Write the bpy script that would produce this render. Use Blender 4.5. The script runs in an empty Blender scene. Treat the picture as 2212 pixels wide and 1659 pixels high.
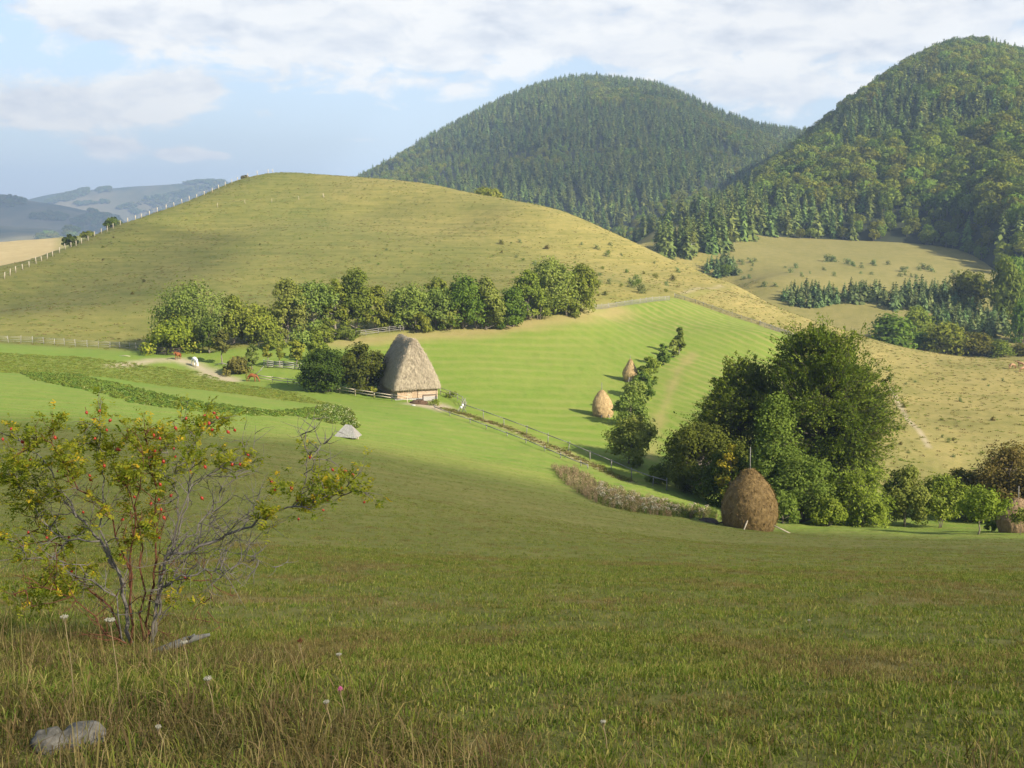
import bpy, bmesh, math, random
import numpy as np
from mathutils import Vector, Matrix, Euler
R = math.radians
random.seed(7)
rng = np.random.default_rng(7)
scene = bpy.context.scene
COL = scene.collection

# ------------------------------------------------------------------ camera
# measurements of the place were taken as (u, v) on a 2212 x 1659 view plus a distance ahead
VW, VH = 2212.0, 1659.0
HFOV = R(50.0)
FOC = VW / 2 / math.tan(HFOV / 2)
PITCH = math.atan((VH / 2 - 480.0) / FOC)
CP, SP = math.cos(PITCH), math.sin(PITCH)

def ray(u, v):
    cu, cv = (u - VW / 2) / FOC, (VH / 2 - v) / FOC
    return np.array([cu, CP + cv * SP, -SP + cv * CP])

def at(u, v, D):
    d = ray(u, v)
    return d * (D / d[1])

def uv(p):
    x, y, z = p
    f = y * CP - z * SP
    up = y * SP + z * CP
    return VW / 2 + FOC * x / f, VH / 2 - FOC * up / f

cam_d = bpy.data.cameras.new('camera')
cam_d.angle = HFOV
cam_d.clip_start = 0.1
cam_d.clip_end = 60000
cam = bpy.data.objects.new('camera', cam_d)
cam.rotation_euler = (math.pi / 2 - PITCH, 0, 0)
COL.objects.link(cam)
scene.camera = cam

# ------------------------------------------------------------------ terrain control points (u, v, distance)
CTRL = [
 (-900,1659,3.6),(0,1659,3.5),(1106,1659,3.6),(2212,1659,3.8),(3100,1659,3.8),
 (-900,1400,7.0),(300,1400,7.1),(1106,1400,7.5),(2000,1400,8.0),(3100,1400,8),
 (-900,1270,12),(0,1270,12),(600,1280,12.5),(1106,1290,12.5),(2212,1295,13),(3100,1295,13),
 (-900,1100,25),(0,1130,25),(500,1150,27),(1106,1195,28),(1700,1215,30),(2212,1222,31),(3100,1225,32),
 (-900,940,50),(0,1000,50),(500,1020,55),(1000,1105,53),(1500,1168,57),(1850,1180,58),(2212,1180,58),(3100,1180,58),
 (-900,840,85),(0,900,85),(400,925,90),(800,975,90),(1200,1075,82),(1500,1128,84),(1650,1144,87),(1900,1148,90),(2212,1148,92),(3100,1150,92),
 (-900,770,130),(0,812,130),(350,852,128),(750,905,126),(1000,955,122),(1200,1003,115),(1430,1057,108),(1700,1112,106),(2000,1113,112),(2212,1105,115),(3000,1100,115),
 (-900,720,185),(0,753,185),(300,772,184),(420,792,178),(543,824,168),(700,842,160),(870,868,152),(980,880,149),(1100,912,142),(1280,975,128),
 (1150,800,185),(1302,898,157),(1362,822,185),(1465,770,205),(1300,690,235),(1470,648,262),(1700,728,222),(1000,740,202),(1560,810,188),(1600,950,142),(1430,960,140),(1750,900,160),
 (330,760,192),(500,758,190),(620,795,176),(760,740,196),(900,714,208),(1080,702,218),(1280,668,234),
 (-900,705,200),(0,742,200),(300,757,196),
 (-900,650,240),(0,680,235),(200,650,262),(400,600,292),(600,500,370),(800,550,325),(1000,600,285),(1000,480,388),(1200,600,280),(1300,640,252),(1450,630,278),(600,620,282),(300,730,212),(800,450,420),
 (1850,800,212),(1900,900,172),(2000,1000,140),(2150,900,172),(2212,1000,142),(2100,1042,130),(3000,1000,145),(3000,850,190),
 (1650,600,420),(1900,610,430),(1800,560,500),(2000,565,500),(2130,580,490),(1650,530,540),(1750,650,390),(1850,680,372),(2000,720,342),(2212,742,332),
 (1450,478,640),(1500,500,570),(2212,640,430),(2500,740,332),(3000,740,330),(2600,640,430),(2300,560,560),(1900,520,600),(2100,530,600),
 (1300,560,560),(1250,600,700),(1400,560,480),(1600,520,640),(1800,540,640),(2000,550,640),(2212,560,640),(2600,560,640),(1600,540,800),(1900,560,800),(2212,560,800),(2600,560,800),(1400,540,800),(1000,540,800),
 (0,590,480),(0,556,740),(110,541,720),(-400,590,500),(-400,560,740),
]
# crests: the ground falls away behind them
CREST = [(-900,620,260),(-300,620,280),(0,598,302),(65,567,326),(130,537,350),(190,512,374),(250,487,397),(320,464,419),(400,436,442),(520,387,480),(590,376,492),(700,379,486),(800,385,475),(950,402,455),(1100,435,432),(1250,475,412),(1400,540,388),(1500,580,362),(1580,611,336),
         (1700,671,302),(1800,706,277),(1900,742,257),(2000,771,243),(2060,780,238),(2212,784,236),(2600,780,240),(3000,775,240)]
P = [at(*c) for c in CTRL]
for i, c in enumerate(CREST):
    p = at(*c); P.append(p)
    r = math.hypot(p[0], p[1])
    for k, drop in ((0.9, 0.35), (1.18, 1.0), (1.45, 2.6)):
        if k > 1.3 and (c[0] < 130 or c[0] > 1300): continue
        if k > 1.1 and c[0] > 1550: drop = 0.6
        if k > 1.1 and c[0] < 420: drop = 0.45
        q = p * k
        q[2] = p[2] * 1.0 - drop * 0.045 * r * (1.0 if k > 1 else 0.35)
        if k < 1:
            q = p * k; q[2] = p[2] - (0.018 if c[0] < 1000 else 0.009 if c[0] < 1560 else 0.003) * r
        P.append(q)
P = np.array(P)
# ground behind and around the viewer: an even slope up the way we came
for az in (-75, -110, -150, 180, 150, 110, 75):
    for r in (3, 10, 30, 100, 300):
        a = R(az)
        z = -1.6 * (1 if r > 2 else .9) + (-0.20 * math.cos(a) * r if abs(az) > 90 else -0.22 * r * math.cos(a))
        if az < 0: z += 0.05 * r * abs(math.sin(a))
        P = np.vstack([P, [[math.sin(a) * r, math.cos(a) * r, z]]])
# far ring: below everything
for az in (-180, -120, -75, -45, -25, -10, 0, 10, 25, 45, 75, 120):
    for r, hz in ((1500, -70), (9000, -160)):
        if abs(az) > 80: hz = r * 0.06
        a = R(az); P = np.vstack([P, [[math.sin(a) * r, math.cos(a) * r, hz]]])

def to_as(x, y):
    r = np.maximum(np.hypot(x, y), 1.2)
    return np.arctan2(x, y), np.log(r), r

_pa, _ps, _pr = to_as(P[:, 0], P[:, 1])
_ph = P[:, 2] / _pr
def _phi(d2):
    return 0.5 * d2 * np.log(d2 + 1e-12)
# the azimuth wraps round behind the viewer: mirror points across the seam
CA = np.concatenate([_pa, _pa[_pa > 1.7] - 2 * np.pi, _pa[_pa < -1.7] + 2 * np.pi])
CS = np.concatenate([_ps, _ps[_pa > 1.7], _ps[_pa < -1.7]])
CH = np.concatenate([_ph, _ph[_pa > 1.7], _ph[_pa < -1.7]])
_n = len(CA)
_K = _phi((CA[:, None] - CA[None]) ** 2 + (CS[:, None] - CS[None]) ** 2) + np.eye(_n) * 2e-4
_A = np.zeros((_n + 3, _n + 3)); _A[:_n, :_n] = _K
_A[:_n, _n] = 1; _A[:_n, _n + 1] = CA; _A[:_n, _n + 2] = CS
_A[_n:, :_n] = _A[:_n, _n:].T
_w = np.linalg.solve(_A, np.concatenate([CH, [0, 0, 0]]))

def ground(x, y):
    x = np.atleast_1d(np.asarray(x, float)); y = np.atleast_1d(np.asarray(y, float))
    out = np.empty(len(x))
    for i in range(0, len(x), 20000):
        a, s, r = to_as(x[i:i + 20000], y[i:i + 20000])
        k = _phi((a[:, None] - CA[None]) ** 2 + (s[:, None] - CS[None]) ** 2)
        h = k @ _w[:_n] + _w[_n] + _w[_n + 1] * a + _w[_n + 2] * s
        z = h * r
        rr = np.hypot(x[i:i + 20000], y[i:i + 20000])
        t = np.clip((rr - 1.3) / 2.0, 0, 1)
        out[i:i + 20000] = -1.6 * (1 - t) + z * t
    return out

def gz(x, y):
    return float(ground([x], [y])[0])

def hit(u, v, lo=2.5, hi=900.0):
    """where the sight line through (u, v) first meets the ground"""
    d = ray(u, v); d = d / math.hypot(d[0], d[1])
    t = np.exp(np.linspace(math.log(lo), math.log(hi), 1400))
    g = ground(d[0] * t, d[1] * t) - d[2] * t
    k = np.argmax(g > 0)
    if g[k] <= 0: return None
    if k == 0: return d * t[0]
    a = g[k - 1] / (g[k - 1] - g[k])
    tt = t[k - 1] + (t[k] - t[k - 1]) * a
    return d * tt

def spot(u, v, D=None):
    """point on the ground: at sight line (u, v), or at distance D under column u"""
    if D is None:
        p = hit(u, v)
        if p is not None: return np.array([p[0], p[1], gz(p[0], p[1])])
        D = 300.0
    p = at(u, v, D)
    return np.array([p[0], p[1], gz(p[0], p[1])])

def spots(uvs):
    return [spot(*q) for q in uvs]

# ------------------------------------------------------------------ scene bookkeeping
def tag(o, label=None, cat=None, group=None, kind=None):
    if label: o['label'] = label
    if cat: o['category'] = cat
    if group: o['group'] = group
    if kind: o['kind'] = kind
    return o

def empty(name, loc=(0, 0, 0), rz=0.0, label=None, cat=None, group=None):
    o = bpy.data.objects.new(name, None)
    o.location = loc; o.rotation_euler = (0, 0, rz)
    o.empty_display_size = 0.2
    COL.objects.link(o)
    return tag(o, label, cat, group)

def kids(o):
    return KIDS.get(o.name, [])
KIDS = {}

def link_mesh(name, me, parent=None, loc=None):
    o = bpy.data.objects.new(name, me)
    COL.objects.link(o)
    if parent is not None:
        o.parent = parent; KIDS.setdefault(parent.name, []).append(o)
    if loc is not None: o.location = loc
    return o

def copy_tree(o, parent=None):
    c = o.copy(); COL.objects.link(c)
    c.parent = parent
    if parent is not None: KIDS.setdefault(parent.name, []).append(c)
    for ch in kids(o): copy_tree(ch, c)
    return c

def np_mesh(name, verts, faces, mats=(), mat_idx=None, smooth=False, attrs=None):
    """faces: list of index arrays (n,3)/(n,4) or list of lists"""
    me = bpy.data.meshes.new(name)
    verts = np.asarray(verts, np.float32).reshape(-1, 3)
    if isinstance(faces, np.ndarray): faces = [faces]
    if len(faces) and not isinstance(faces[0], np.ndarray):
        ls = np.concatenate([np.asarray(f, np.int32) for f in faces])
        tot = np.array([len(f) for f in faces], np.int32)
    else:
        faces = [f for f in faces if len(f)]
        ls = np.concatenate([f.reshape(-1) for f in faces]).astype(np.int32)
        tot = np.concatenate([np.full(len(f), f.shape[1], np.int32) for f in faces])
    me.vertices.add(len(verts)); me.vertices.foreach_set('co', verts.ravel())
    me.loops.add(len(ls)); me.loops.foreach_set('vertex_index', ls)
    st = np.concatenate([[0], np.cumsum(tot)[:-1]]).astype(np.int32)
    me.polygons.add(len(tot)); me.polygons.foreach_set('loop_start', st)
    if mat_idx is not None: me.polygons.foreach_set('material_index', np.asarray(mat_idx, np.int32))
    for m in mats: me.materials.append(m)
    me.update(calc_edges=True)
    if smooth: me.polygons.foreach_set('use_smooth', np.ones(len(tot), bool))
    for k, val in (attrs or {}).items():
        val = np.asarray(val, np.float32)
        if val.ndim == 2:
            if val.shape[1] == 3: val = np.hstack([val, np.ones((len(val), 1), np.float32)])
            a = me.attributes.new(k, 'FLOAT_COLOR', 'POINT'); a.data.foreach_set('color', val.ravel())
        else:
            a = me.attributes.new(k, 'FLOAT', 'POINT'); a.data.foreach_set('value', val)
    me.validate()
    return me

class MB:
    """collects simple solids and links them as ONE mesh object"""
    def __init__(s): s.v = []; s.f = []; s.m = []; s.sm = []
    def add(s, vs, fs, mi=0, smooth=False):
        b = len(s.v); s.v += [tuple(map(float, p)) for p in vs]
        for f in fs: s.f.append([i + b for i in f]); s.m.append(mi); s.sm.append(smooth)
    def box(s, c, size, M=None, mi=0, jit=0.0):
        vs = []
        for dz in (-.5, .5):
            for dx, dy in ((-.5, -.5), (.5, -.5), (.5, .5), (-.5, .5)):
                p = Vector((dx * size[0], dy * size[1], dz * size[2]))
                if M is not None: p = M @ p
                vs.append(Vector(c) + p + Vector((random.uniform(-jit, jit), random.uniform(-jit, jit), random.uniform(-jit, jit))))
        s.add(vs, [(3, 2, 1, 0), (4, 5, 6, 7), (0, 1, 5, 4), (1, 2, 6, 5), (2, 3, 7, 6), (3, 0, 4, 7)], mi)
    def tube(s, pts, rad, n=6, mi=0, cap=True, smooth=True):
        pts = [Vector(p) for p in pts]
        if not hasattr(rad, '__len__'): rad = [rad] * len(pts)
        vs = []; m = len(pts); side = None
        for i, p in enumerate(pts):
            t = (pts[min(i + 1, m - 1)] - pts[max(i - 1, 0)])
            if t.length < 1e-9: t = Vector((0, 0, 1))
            t.normalize()
            if side is None:
                side = t.cross(Vector((0.31, 0.95, 0.05)))
                if side.length < 1e-3: side = t.cross(Vector((1, 0, 0)))
            side = side - t * side.dot(t)
            if side.length < 1e-6: side = t.orthogonal()
            side.normalize(); up = t.cross(side)
            for k in range(n):
                a = 2 * math.pi * k / n
                vs.append(p + (side * math.cos(a) + up * math.sin(a)) * rad[i])
        fs = [(i * n + k, i * n + (k + 1) % n, (i + 1) * n + (k + 1) % n, (i + 1) * n + k) for i in range(m - 1) for k in range(n)]
        if cap: fs += [tuple(range(n))[::-1], tuple((m - 1) * n + k for k in range(n))]
        s.add(vs, fs, mi, smooth)
    def beam(s, a, b, w, h, mi=0):
        """square bar from a to b"""
        a, b = Vector(a), Vector(b); t = (b - a); L = t.length; t.normalize()
        up = Vector((0, 0, 1)) if abs(t.z) < .95 else Vector((0, 1, 0))
        sd = t.cross(up).normalized(); u2 = sd.cross(t)
        M = Matrix((t, sd, u2)).transposed()
        s.box((a + b) / 2, (L, w, h), M, mi)
    def mesh(s, name, mats):
        me = np_mesh(name, s.v, s.f, mats if isinstance(mats, (list, tuple)) else [mats], s.m)
        me.polygons.foreach_set('use_smooth', np.array(s.sm, bool)); me.update()
        return me
    def build(s, name, mats, parent=None, loc=None):
        return link_mesh(name, s.mesh(name, mats), parent, loc)

# ------------------------------------------------------------------ materials
def new_mat(name):
    m = bpy.data.materials.new(name); m.use_nodes = True
    nt = m.node_tree; nt.nodes.clear()
    return m, nt
class NT:
    def __init__(s, nt): s.nt = nt
    def n(s, t, **kw):
        nd = s.nt.nodes.new(t)
        for k, v in kw.items(): setattr(nd, k, v)
        return nd
    def l(s, a, b): s.nt.links.new(a, b)
    def val(s, sock, v):
        if hasattr(v, 'is_linked') or isinstance(v, bpy.types.NodeSocket): s.l(v, sock)
        else: sock.default_value = v
    def math(s, op, a, b=0.0, c=None, clamp=False):
        nd = s.n('ShaderNodeMath', operation=op, use_clamp=clamp)
        s.val(nd.inputs[0], a); s.val(nd.inputs[1], b)
        if c is not None: s.val(nd.inputs[2], c)
        return nd.outputs[0]
    def mix(s, f, a, b, blend='MIX'):
        nd = s.n('ShaderNodeMix', data_type='RGBA', blend_type=blend)
        s.val(nd.inputs[0], f)
        for i, x in ((6, a), (7, b)):
            if isinstance(x, (tuple, list)): nd.inputs[i].default_value = (x[0], x[1], x[2], 1)
            else: s.l(x, nd.inputs[i])
        return nd.outputs[2]
    def noise(s, vec, scale, detail=3.0, rough=0.55, dist=0.0, out=0):
        nd = s.n('ShaderNodeTexNoise')
        if vec is not None: s.l(vec, nd.inputs['Vector'])
        nd.inputs['Scale'].default_value = scale; nd.inputs['Detail'].default_value = detail
        nd.inputs['Roughness'].default_value = rough; nd.inputs['Distortion'].default_value = dist
        return nd.outputs[out]
    def ramp(s, f, stops):
        nd = s.n('ShaderNodeValToRGB'); e = nd.color_ramp.elements
        while len(e) < len(stops): e.new(0.5)
        for el, (p, c) in zip(e, stops):
            el.position = p; el.color = (c[0], c[1], c[2], 1) if hasattr(c, '__len__') else (c, c, c, 1)
        s.l(f, nd.inputs[0]); return nd.outputs[0]
    def rng(s, f, a, b, c=0.0, d=1.0):
        nd = s.n('ShaderNodeMapRange'); s.l(f, nd.inputs[0])
        for i, x in zip((1, 2, 3, 4), (a, b, c, d)): nd.inputs[i].default_value = x
        return nd.outputs[0]
    def attr(s, name, typ='GEOMETRY'):
        nd = s.n('ShaderNodeAttribute', attribute_type=typ); nd.attribute_name = name
        return nd
    def bsdf(s, col, rough=0.9, normal=None, spec=0.2):
        b = s.n('ShaderNodeBsdfPrincipled')
        if isinstance(col, (tuple, list)): b.inputs['Base Color'].default_value = (*col[:3], 1)
        else: s.l(col, b.inputs['Base Color'])
        s.val(b.inputs['Roughness'], rough); b.inputs['Specular IOR Level'].default_value = spec
        if normal is not None: s.l(normal, b.inputs['Normal'])
        return b.outputs[0]
    def bump(s, h, strength=0.5, dist=0.1):
        nd = s.n('ShaderNodeBump'); s.l(h, nd.inputs['Height'])
        nd.inputs['Strength'].default_value = strength; nd.inputs['Distance'].default_value = dist
        return nd.outputs[0]
    def out(s, sh):
        o = s.n('ShaderNodeOutputMaterial'); s.l(sh, o.inputs[0])

def simple_mat(name, c1, c2, scale=4.0, rough=0.85, stretch=(1, 1, 1), bump=0.3, spec=0.2, detail=4, bd=0.02):
    m, nt = new_mat(name); N = NT(nt)
    tc = N.n('ShaderNodeTexCoord'); mp = N.n('ShaderNodeMapping'); mp.inputs['Scale'].default_value = stretch
    N.l(tc.outputs['Object'], mp.inputs['Vector'])
    f = N.noise(mp.outputs[0], scale, detail, 0.6)
    c = N.mix(N.rng(f, 0.3, 0.7), c1, c2)
    N.out(N.bsdf(c, rough, N.bump(f, bump, bd) if bump else None, spec))
    return m

LEAFGAIN = 1.55
def leaf_mat(name, c1, c2, c3=None, trans=0.32, vary=0.25):
    """foliage: per leaf colour from attribute 'lv', per tree variation from object random"""
    m, nt = new_mat(name); N = NT(nt)
    kk = LEAFGAIN if name.startswith(('leaves', 'needles')) else 1.0
    gg_ = (kk * 1.10, kk * 1.0, kk * .68) if kk != 1.0 else (1, 1, 1)
    c1 = tuple(q * k for q, k in zip(c1, gg_)); c2 = tuple(q * k for q, k in zip(c2, gg_))
    a = N.attr('lv').outputs['Fac']
    stops = [(0.0, c1), (0.75, c2)] + ([(1.0, c3)] if c3 else [])
    col = N.ramp(a, stops)
    oi = N.n('ShaderNodeObjectInfo')
    h = N.n('ShaderNodeHueSaturation')
    h.inputs['Saturation'].default_value = 1.0
    N.l(N.rng(oi.outputs['Random'], 0, 1, 0.5 - 0.035 * vary / 0.25, 0.5 + 0.03 * vary / 0.25), h.inputs['Hue'])
    r2 = N.math('FRACT', N.math('MULTIPLY', oi.outputs['Random'], 7.13))
    N.l(N.rng(r2, 0, 1, 1 - vary, 1 + vary), h.inputs['Value'])
    N.l(col, h.inputs['Color'])
    d = N.n('ShaderNodeBsdfDiffuse'); N.l(h.outputs[0], d.inputs[0])
    t = N.n('ShaderNodeBsdfTranslucent')
    tcol = N.mix(1.0, h.outputs[0], (1.15, 1.25, 0.6), 'MULTIPLY'); N.l(tcol, t.inputs[0])
    mx = N.n('ShaderNodeMixShader'); mx.inputs[0].default_value = trans
    N.l(d.outputs[0], mx.inputs[1]); N.l(t.outputs[0], mx.inputs[2])
    N.out(mx.outputs[0])
    return m
# ------------------------------------------------------------------ ground sheets
def inside(px, py, poly):
    poly = np.asarray(poly)[:, :2]; res = np.zeros(len(px), bool); j = len(poly) - 1
    for i in range(len(poly)):
        xi, yi = poly[i]; xj, yj = poly[j]
        c = ((yi > py) != (yj > py)) & (px < (xj - xi) * (py - yi) / (yj - yi + 1e-12) + xi)
        res ^= c; j = i
    return res
def line_dist(px, py, pts):
    pts = np.asarray(pts)[:, :2]; d = np.full(len(px), 1e9)
    for a, b in zip(pts[:-1], pts[1:]):
        ab = b - a; t = np.clip(((px - a[0]) * ab[0] + (py - a[1]) * ab[1]) / (ab @ ab + 1e-9), 0, 1)
        d = np.minimum(d, np.hypot(px - a[0] - t * ab[0], py - a[1] - t * ab[1]))
    return d
def soft(px, py, poly, w):
    """1 inside, fading to 0 over w metres across the edge"""
    s = np.where(inside(px, py, poly), 1.0, -1.0) * line_dist(px, py, list(poly) + [poly[0]])
    return np.clip(0.5 + s / w, 0, 1)
def _hash(ix, iy):
    h = (ix * 374761393 + iy * 668265263) & 0xFFFFFFFF
    h = ((h ^ (h >> 13)) * 1274126177) & 0xFFFFFFFF
    return ((h ^ (h >> 16)) & 0xFFFF) / 65535.0
def vnoise(x, y, s, seed=0, oct=3):
    tot = np.zeros(len(x)); amp = 1.0; nrm = 0
    for o in range(oct):
        fx, fy = x / s + seed * 17.3, y / s - seed * 9.1
        ix, iy = np.floor(fx).astype(np.int64), np.floor(fy).astype(np.int64)
        tx, ty = fx - ix, fy - iy; tx = tx * tx * (3 - 2 * tx); ty = ty * ty * (3 - 2 * ty)
        a = _hash(ix, iy); b = _hash(ix + 1, iy); c = _hash(ix, iy + 1); d = _hash(ix + 1, iy + 1)
        tot += amp * ((a * (1 - tx) + b * tx) * (1 - ty) + (c * (1 - tx) + d * tx) * ty)
        nrm += amp; amp *= 0.5; s = s * 0.5
    return tot / nrm

fence_near = spots([(945,872),(1010,893),(1090,918),(1200,965),(1300,1012),(1360,1036),(1430,1060,108)])
FIELD = [spot(*q) for q in [(735,748),(870,730),(1000,720),(1140,700),(1285,676),(1375,660),(1462,645),(1560,678),(1640,703),(1710,730),(1790,800,190),(1800,960,140),(1700,1040,118),(1430,1062,108),(1300,1016),(1200,970),(1090,924),(1000,893),(955,868),(880,800),(800,790,188)]]
HILL = [spot(*q) for q in [(0,743),(150,750),(300,757),(450,757),(560,747),(700,732),(760,724),(870,713),(1000,706),(1140,690),(1285,664),(1375,652),(1462,643)]] + [at(1580,611,336), at(1640,640,420), at(1500,560,520), at(1100,435,650), at(590,376,760), at(130,537,480), at(-900,620,330), at(-900,740,205)]
PAST = [spot(*q) for q in [(1462,644),(1560,677),(1640,702),(1712,729)]] + [spot(1760,790,196), spot(1830,900,165), spot(1860,980,142), spot(1890,1050,124), spot(2212,1060,124), spot(3000,1060,126), spot(3200,800,330), spot(2212,770,285), spot(2000,760,280), spot(1800,690,320), spot(1640,620,380)]
FALLOW = [at(-500,600,330), at(0,596,330), at(60,568,400), at(130,537,500), at(130,530,800), at(-500,560,900)]
LEAFY = spots([(45,805),(175,812),(300,843),(450,873),(575,889),(660,884),(700,877),(750,884),(776,912),(768,928),(700,912),(640,899),(550,899),(400,889),(280,868),(215,850),(75,822)])
ROUGH = spots([(-250,762),(0,762),(160,770),(300,785),(420,800),(540,835),(640,850),(740,880),(680,872),(560,858),(420,840),(260,820),(130,806),(40,806),(-250,800)])
TRACK = spots([(250,790),(330,779),(385,777),(425,788),(455,808),(500,822)])
TRACK2 = spots([(860,872),(905,880),(950,890),(985,886),(960,872),(935,866)])
EDGE = spots([(960,884),(1010,897),(1090,922),(1200,968),(1300,1014),(1360,1040)])
SCAR = [spot(1922,840,198), spot(1936,875,186), spot(1958,925,172), spot(1985,965,160), spot(2005,1000,148)]
SCAR2 = spots([(1470,634),(1520,622),(1560,616)])
DRYSTRIP = spots([(735,742),(870,728),(1000,718),(1140,698),(1240,686),(1330,672)])
VPATH = spots([(1545,690),(1600,672)])

C = np.array
COLS = dict(
 meadow=(C([.140,.160,.030]), C([.205,.195,.052])),
 fresh_lit=(C([.125,.212,.025]), C([.182,.228,.041])),
 near=(C([.125,.130,.030]), C([.200,.170,.062])),
 field=(C([.128,.208,.021]), C([.190,.230,.042])),
 hill=(C([.116,.134,.026]), C([.205,.185,.050])),
 hilldry=(C([.205,.180,.046]), C([.325,.262,.086])),
 past=(C([.205,.182,.050]), C([.315,.255,.088])),
 pastlow=(C([.175,.172,.044]), C([.260,.222,.080])),
 valley=(C([.165,.155,.042]), C([.240,.205,.070])),
 fallow=(C([.340,.265,.120]), C([.430,.340,.170])),
 rough=(C([.135,.185,.028]), C([.190,.205,.040])),
 dirt=(C([.340,.270,.170]), C([.430,.360,.250])),
 straw=(C([.280,.215,.085]), C([.340,.260,.110])),
)
def ground_colours(x, y):
    """true colours of turf, stubble and bare soil; no light in them"""
    n = len(x); r = np.hypot(x, y)
    A = np.empty((n, 3)); B = np.empty((n, 3)); A[:] = COLS['meadow'][0]; B[:] = COLS['meadow'][1]
    def lay(k, w):
        nonlocal A, B
        w = np.clip(w, 0, 1)[:, None]
        A = A * (1 - w) + COLS[k][0] * w; B = B * (1 - w) + COLS[k][1] * w
    nz = vnoise(x, y, 40, 1) - .5; nf = vnoise(x, y, 6, 2) - .5
    lay('near', np.clip((16 - r) / 10 + nf, 0, 1) * .9)
    # far side of the meadow: fresher green, its sunlit band brightened in the colour
    fr = np.clip((r - 72) / 30 + nz * 1.2, 0, 1)
    lay('fresh_lit', fr * (r < 400))
    lay('rough', soft(x, y, ROUGH, 5))
    lay('valley', np.clip((r - 300) / 30, 0, 1) * (np.arctan2(x, y) > 0.05))
    hw = soft(x, y, HILL, 5 + 0 * x)
    lay('hill', hw)
    az = np.arctan2(x, y)
    dry = np.clip((az + 0.10) / 0.22 + nz * 1.0 + (r - 330) / 260, 0, 1) * hw
    lay('hilldry', dry * .85)
    pw = soft(x, y, PAST, 4)
    lay('past', pw)
    lay('pastlow', pw * np.clip((185 - r) / 50 + nz * 1.3, 0, 1) * .85)
    lay('field', soft(x, y, FIELD, 1.6))
    lay('fallow', soft(x, y, FALLOW, 8))
    lay('straw', np.clip(1.15 - line_dist(x, y, DRYSTRIP) / 5.5 + nf * .7, 0, 1) * .8)
    ed = line_dist(x, y, EDGE)
    lay('straw', np.clip(1.2 - ed / 1.1 + nf, 0, 1) * .75)
    lay('dirt', np.clip(1.4 - ed / .55 + 1.6 * (vnoise(x, y, 9, 5) - .62), 0, 1) * .8)
    lay('dirt', np.clip(1.25 - line_dist(x, y, TRACK) / 2.0 + nf * .8, 0, 1) * .9)
    lay('dirt', np.maximum(soft(x, y, TRACK2, 1.5), 0) * np.clip(.9 + nf * .8, 0, 1))
    lay('dirt', np.clip(1.3 - line_dist(x, y, SCAR) / .55 + nf * .6, 0, 1) * .7)
    lay('dirt', np.clip(1.2 - line_dist(x, y, SCAR2) / 1.2 + nf, 0, 1) * .5)
    # strip of parched turf along the shrub row in the field
    row = [spot(1365,1000,128), spot(1400,890,160), spot(1440,810,192), spot(1475,765,207)]
    lay('straw', np.clip(.9 - line_dist(x + -2.0, y, row) / 1.5 + nf * 2.2, 0, 1) * .55)
    # mown swathes in the field and in the lower meadow: alternating bands of short and shorter stubble
    f = soft(x, y, FIELD, 1.6)
    mw = (r > 60) & (r < 150)
    sw2 = (x * -.35 + y * .93) + 1.5 * (vnoise(x, y, 20, 11) - .5)
    lay('straw', mw * (1 - f) * (1 - hw) * (1 - pw) * np.clip(.5 + .5 * np.sin(sw2 * 2 * np.pi / 3.4) - .45, 0, 1) * .42)
    lay('straw', np.clip((vnoise(x, y, 1.1, 14) - .6) * 5, 0, 1) * np.clip((30 - r) / 15, 0, 1) * .5)
    return A, B

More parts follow.
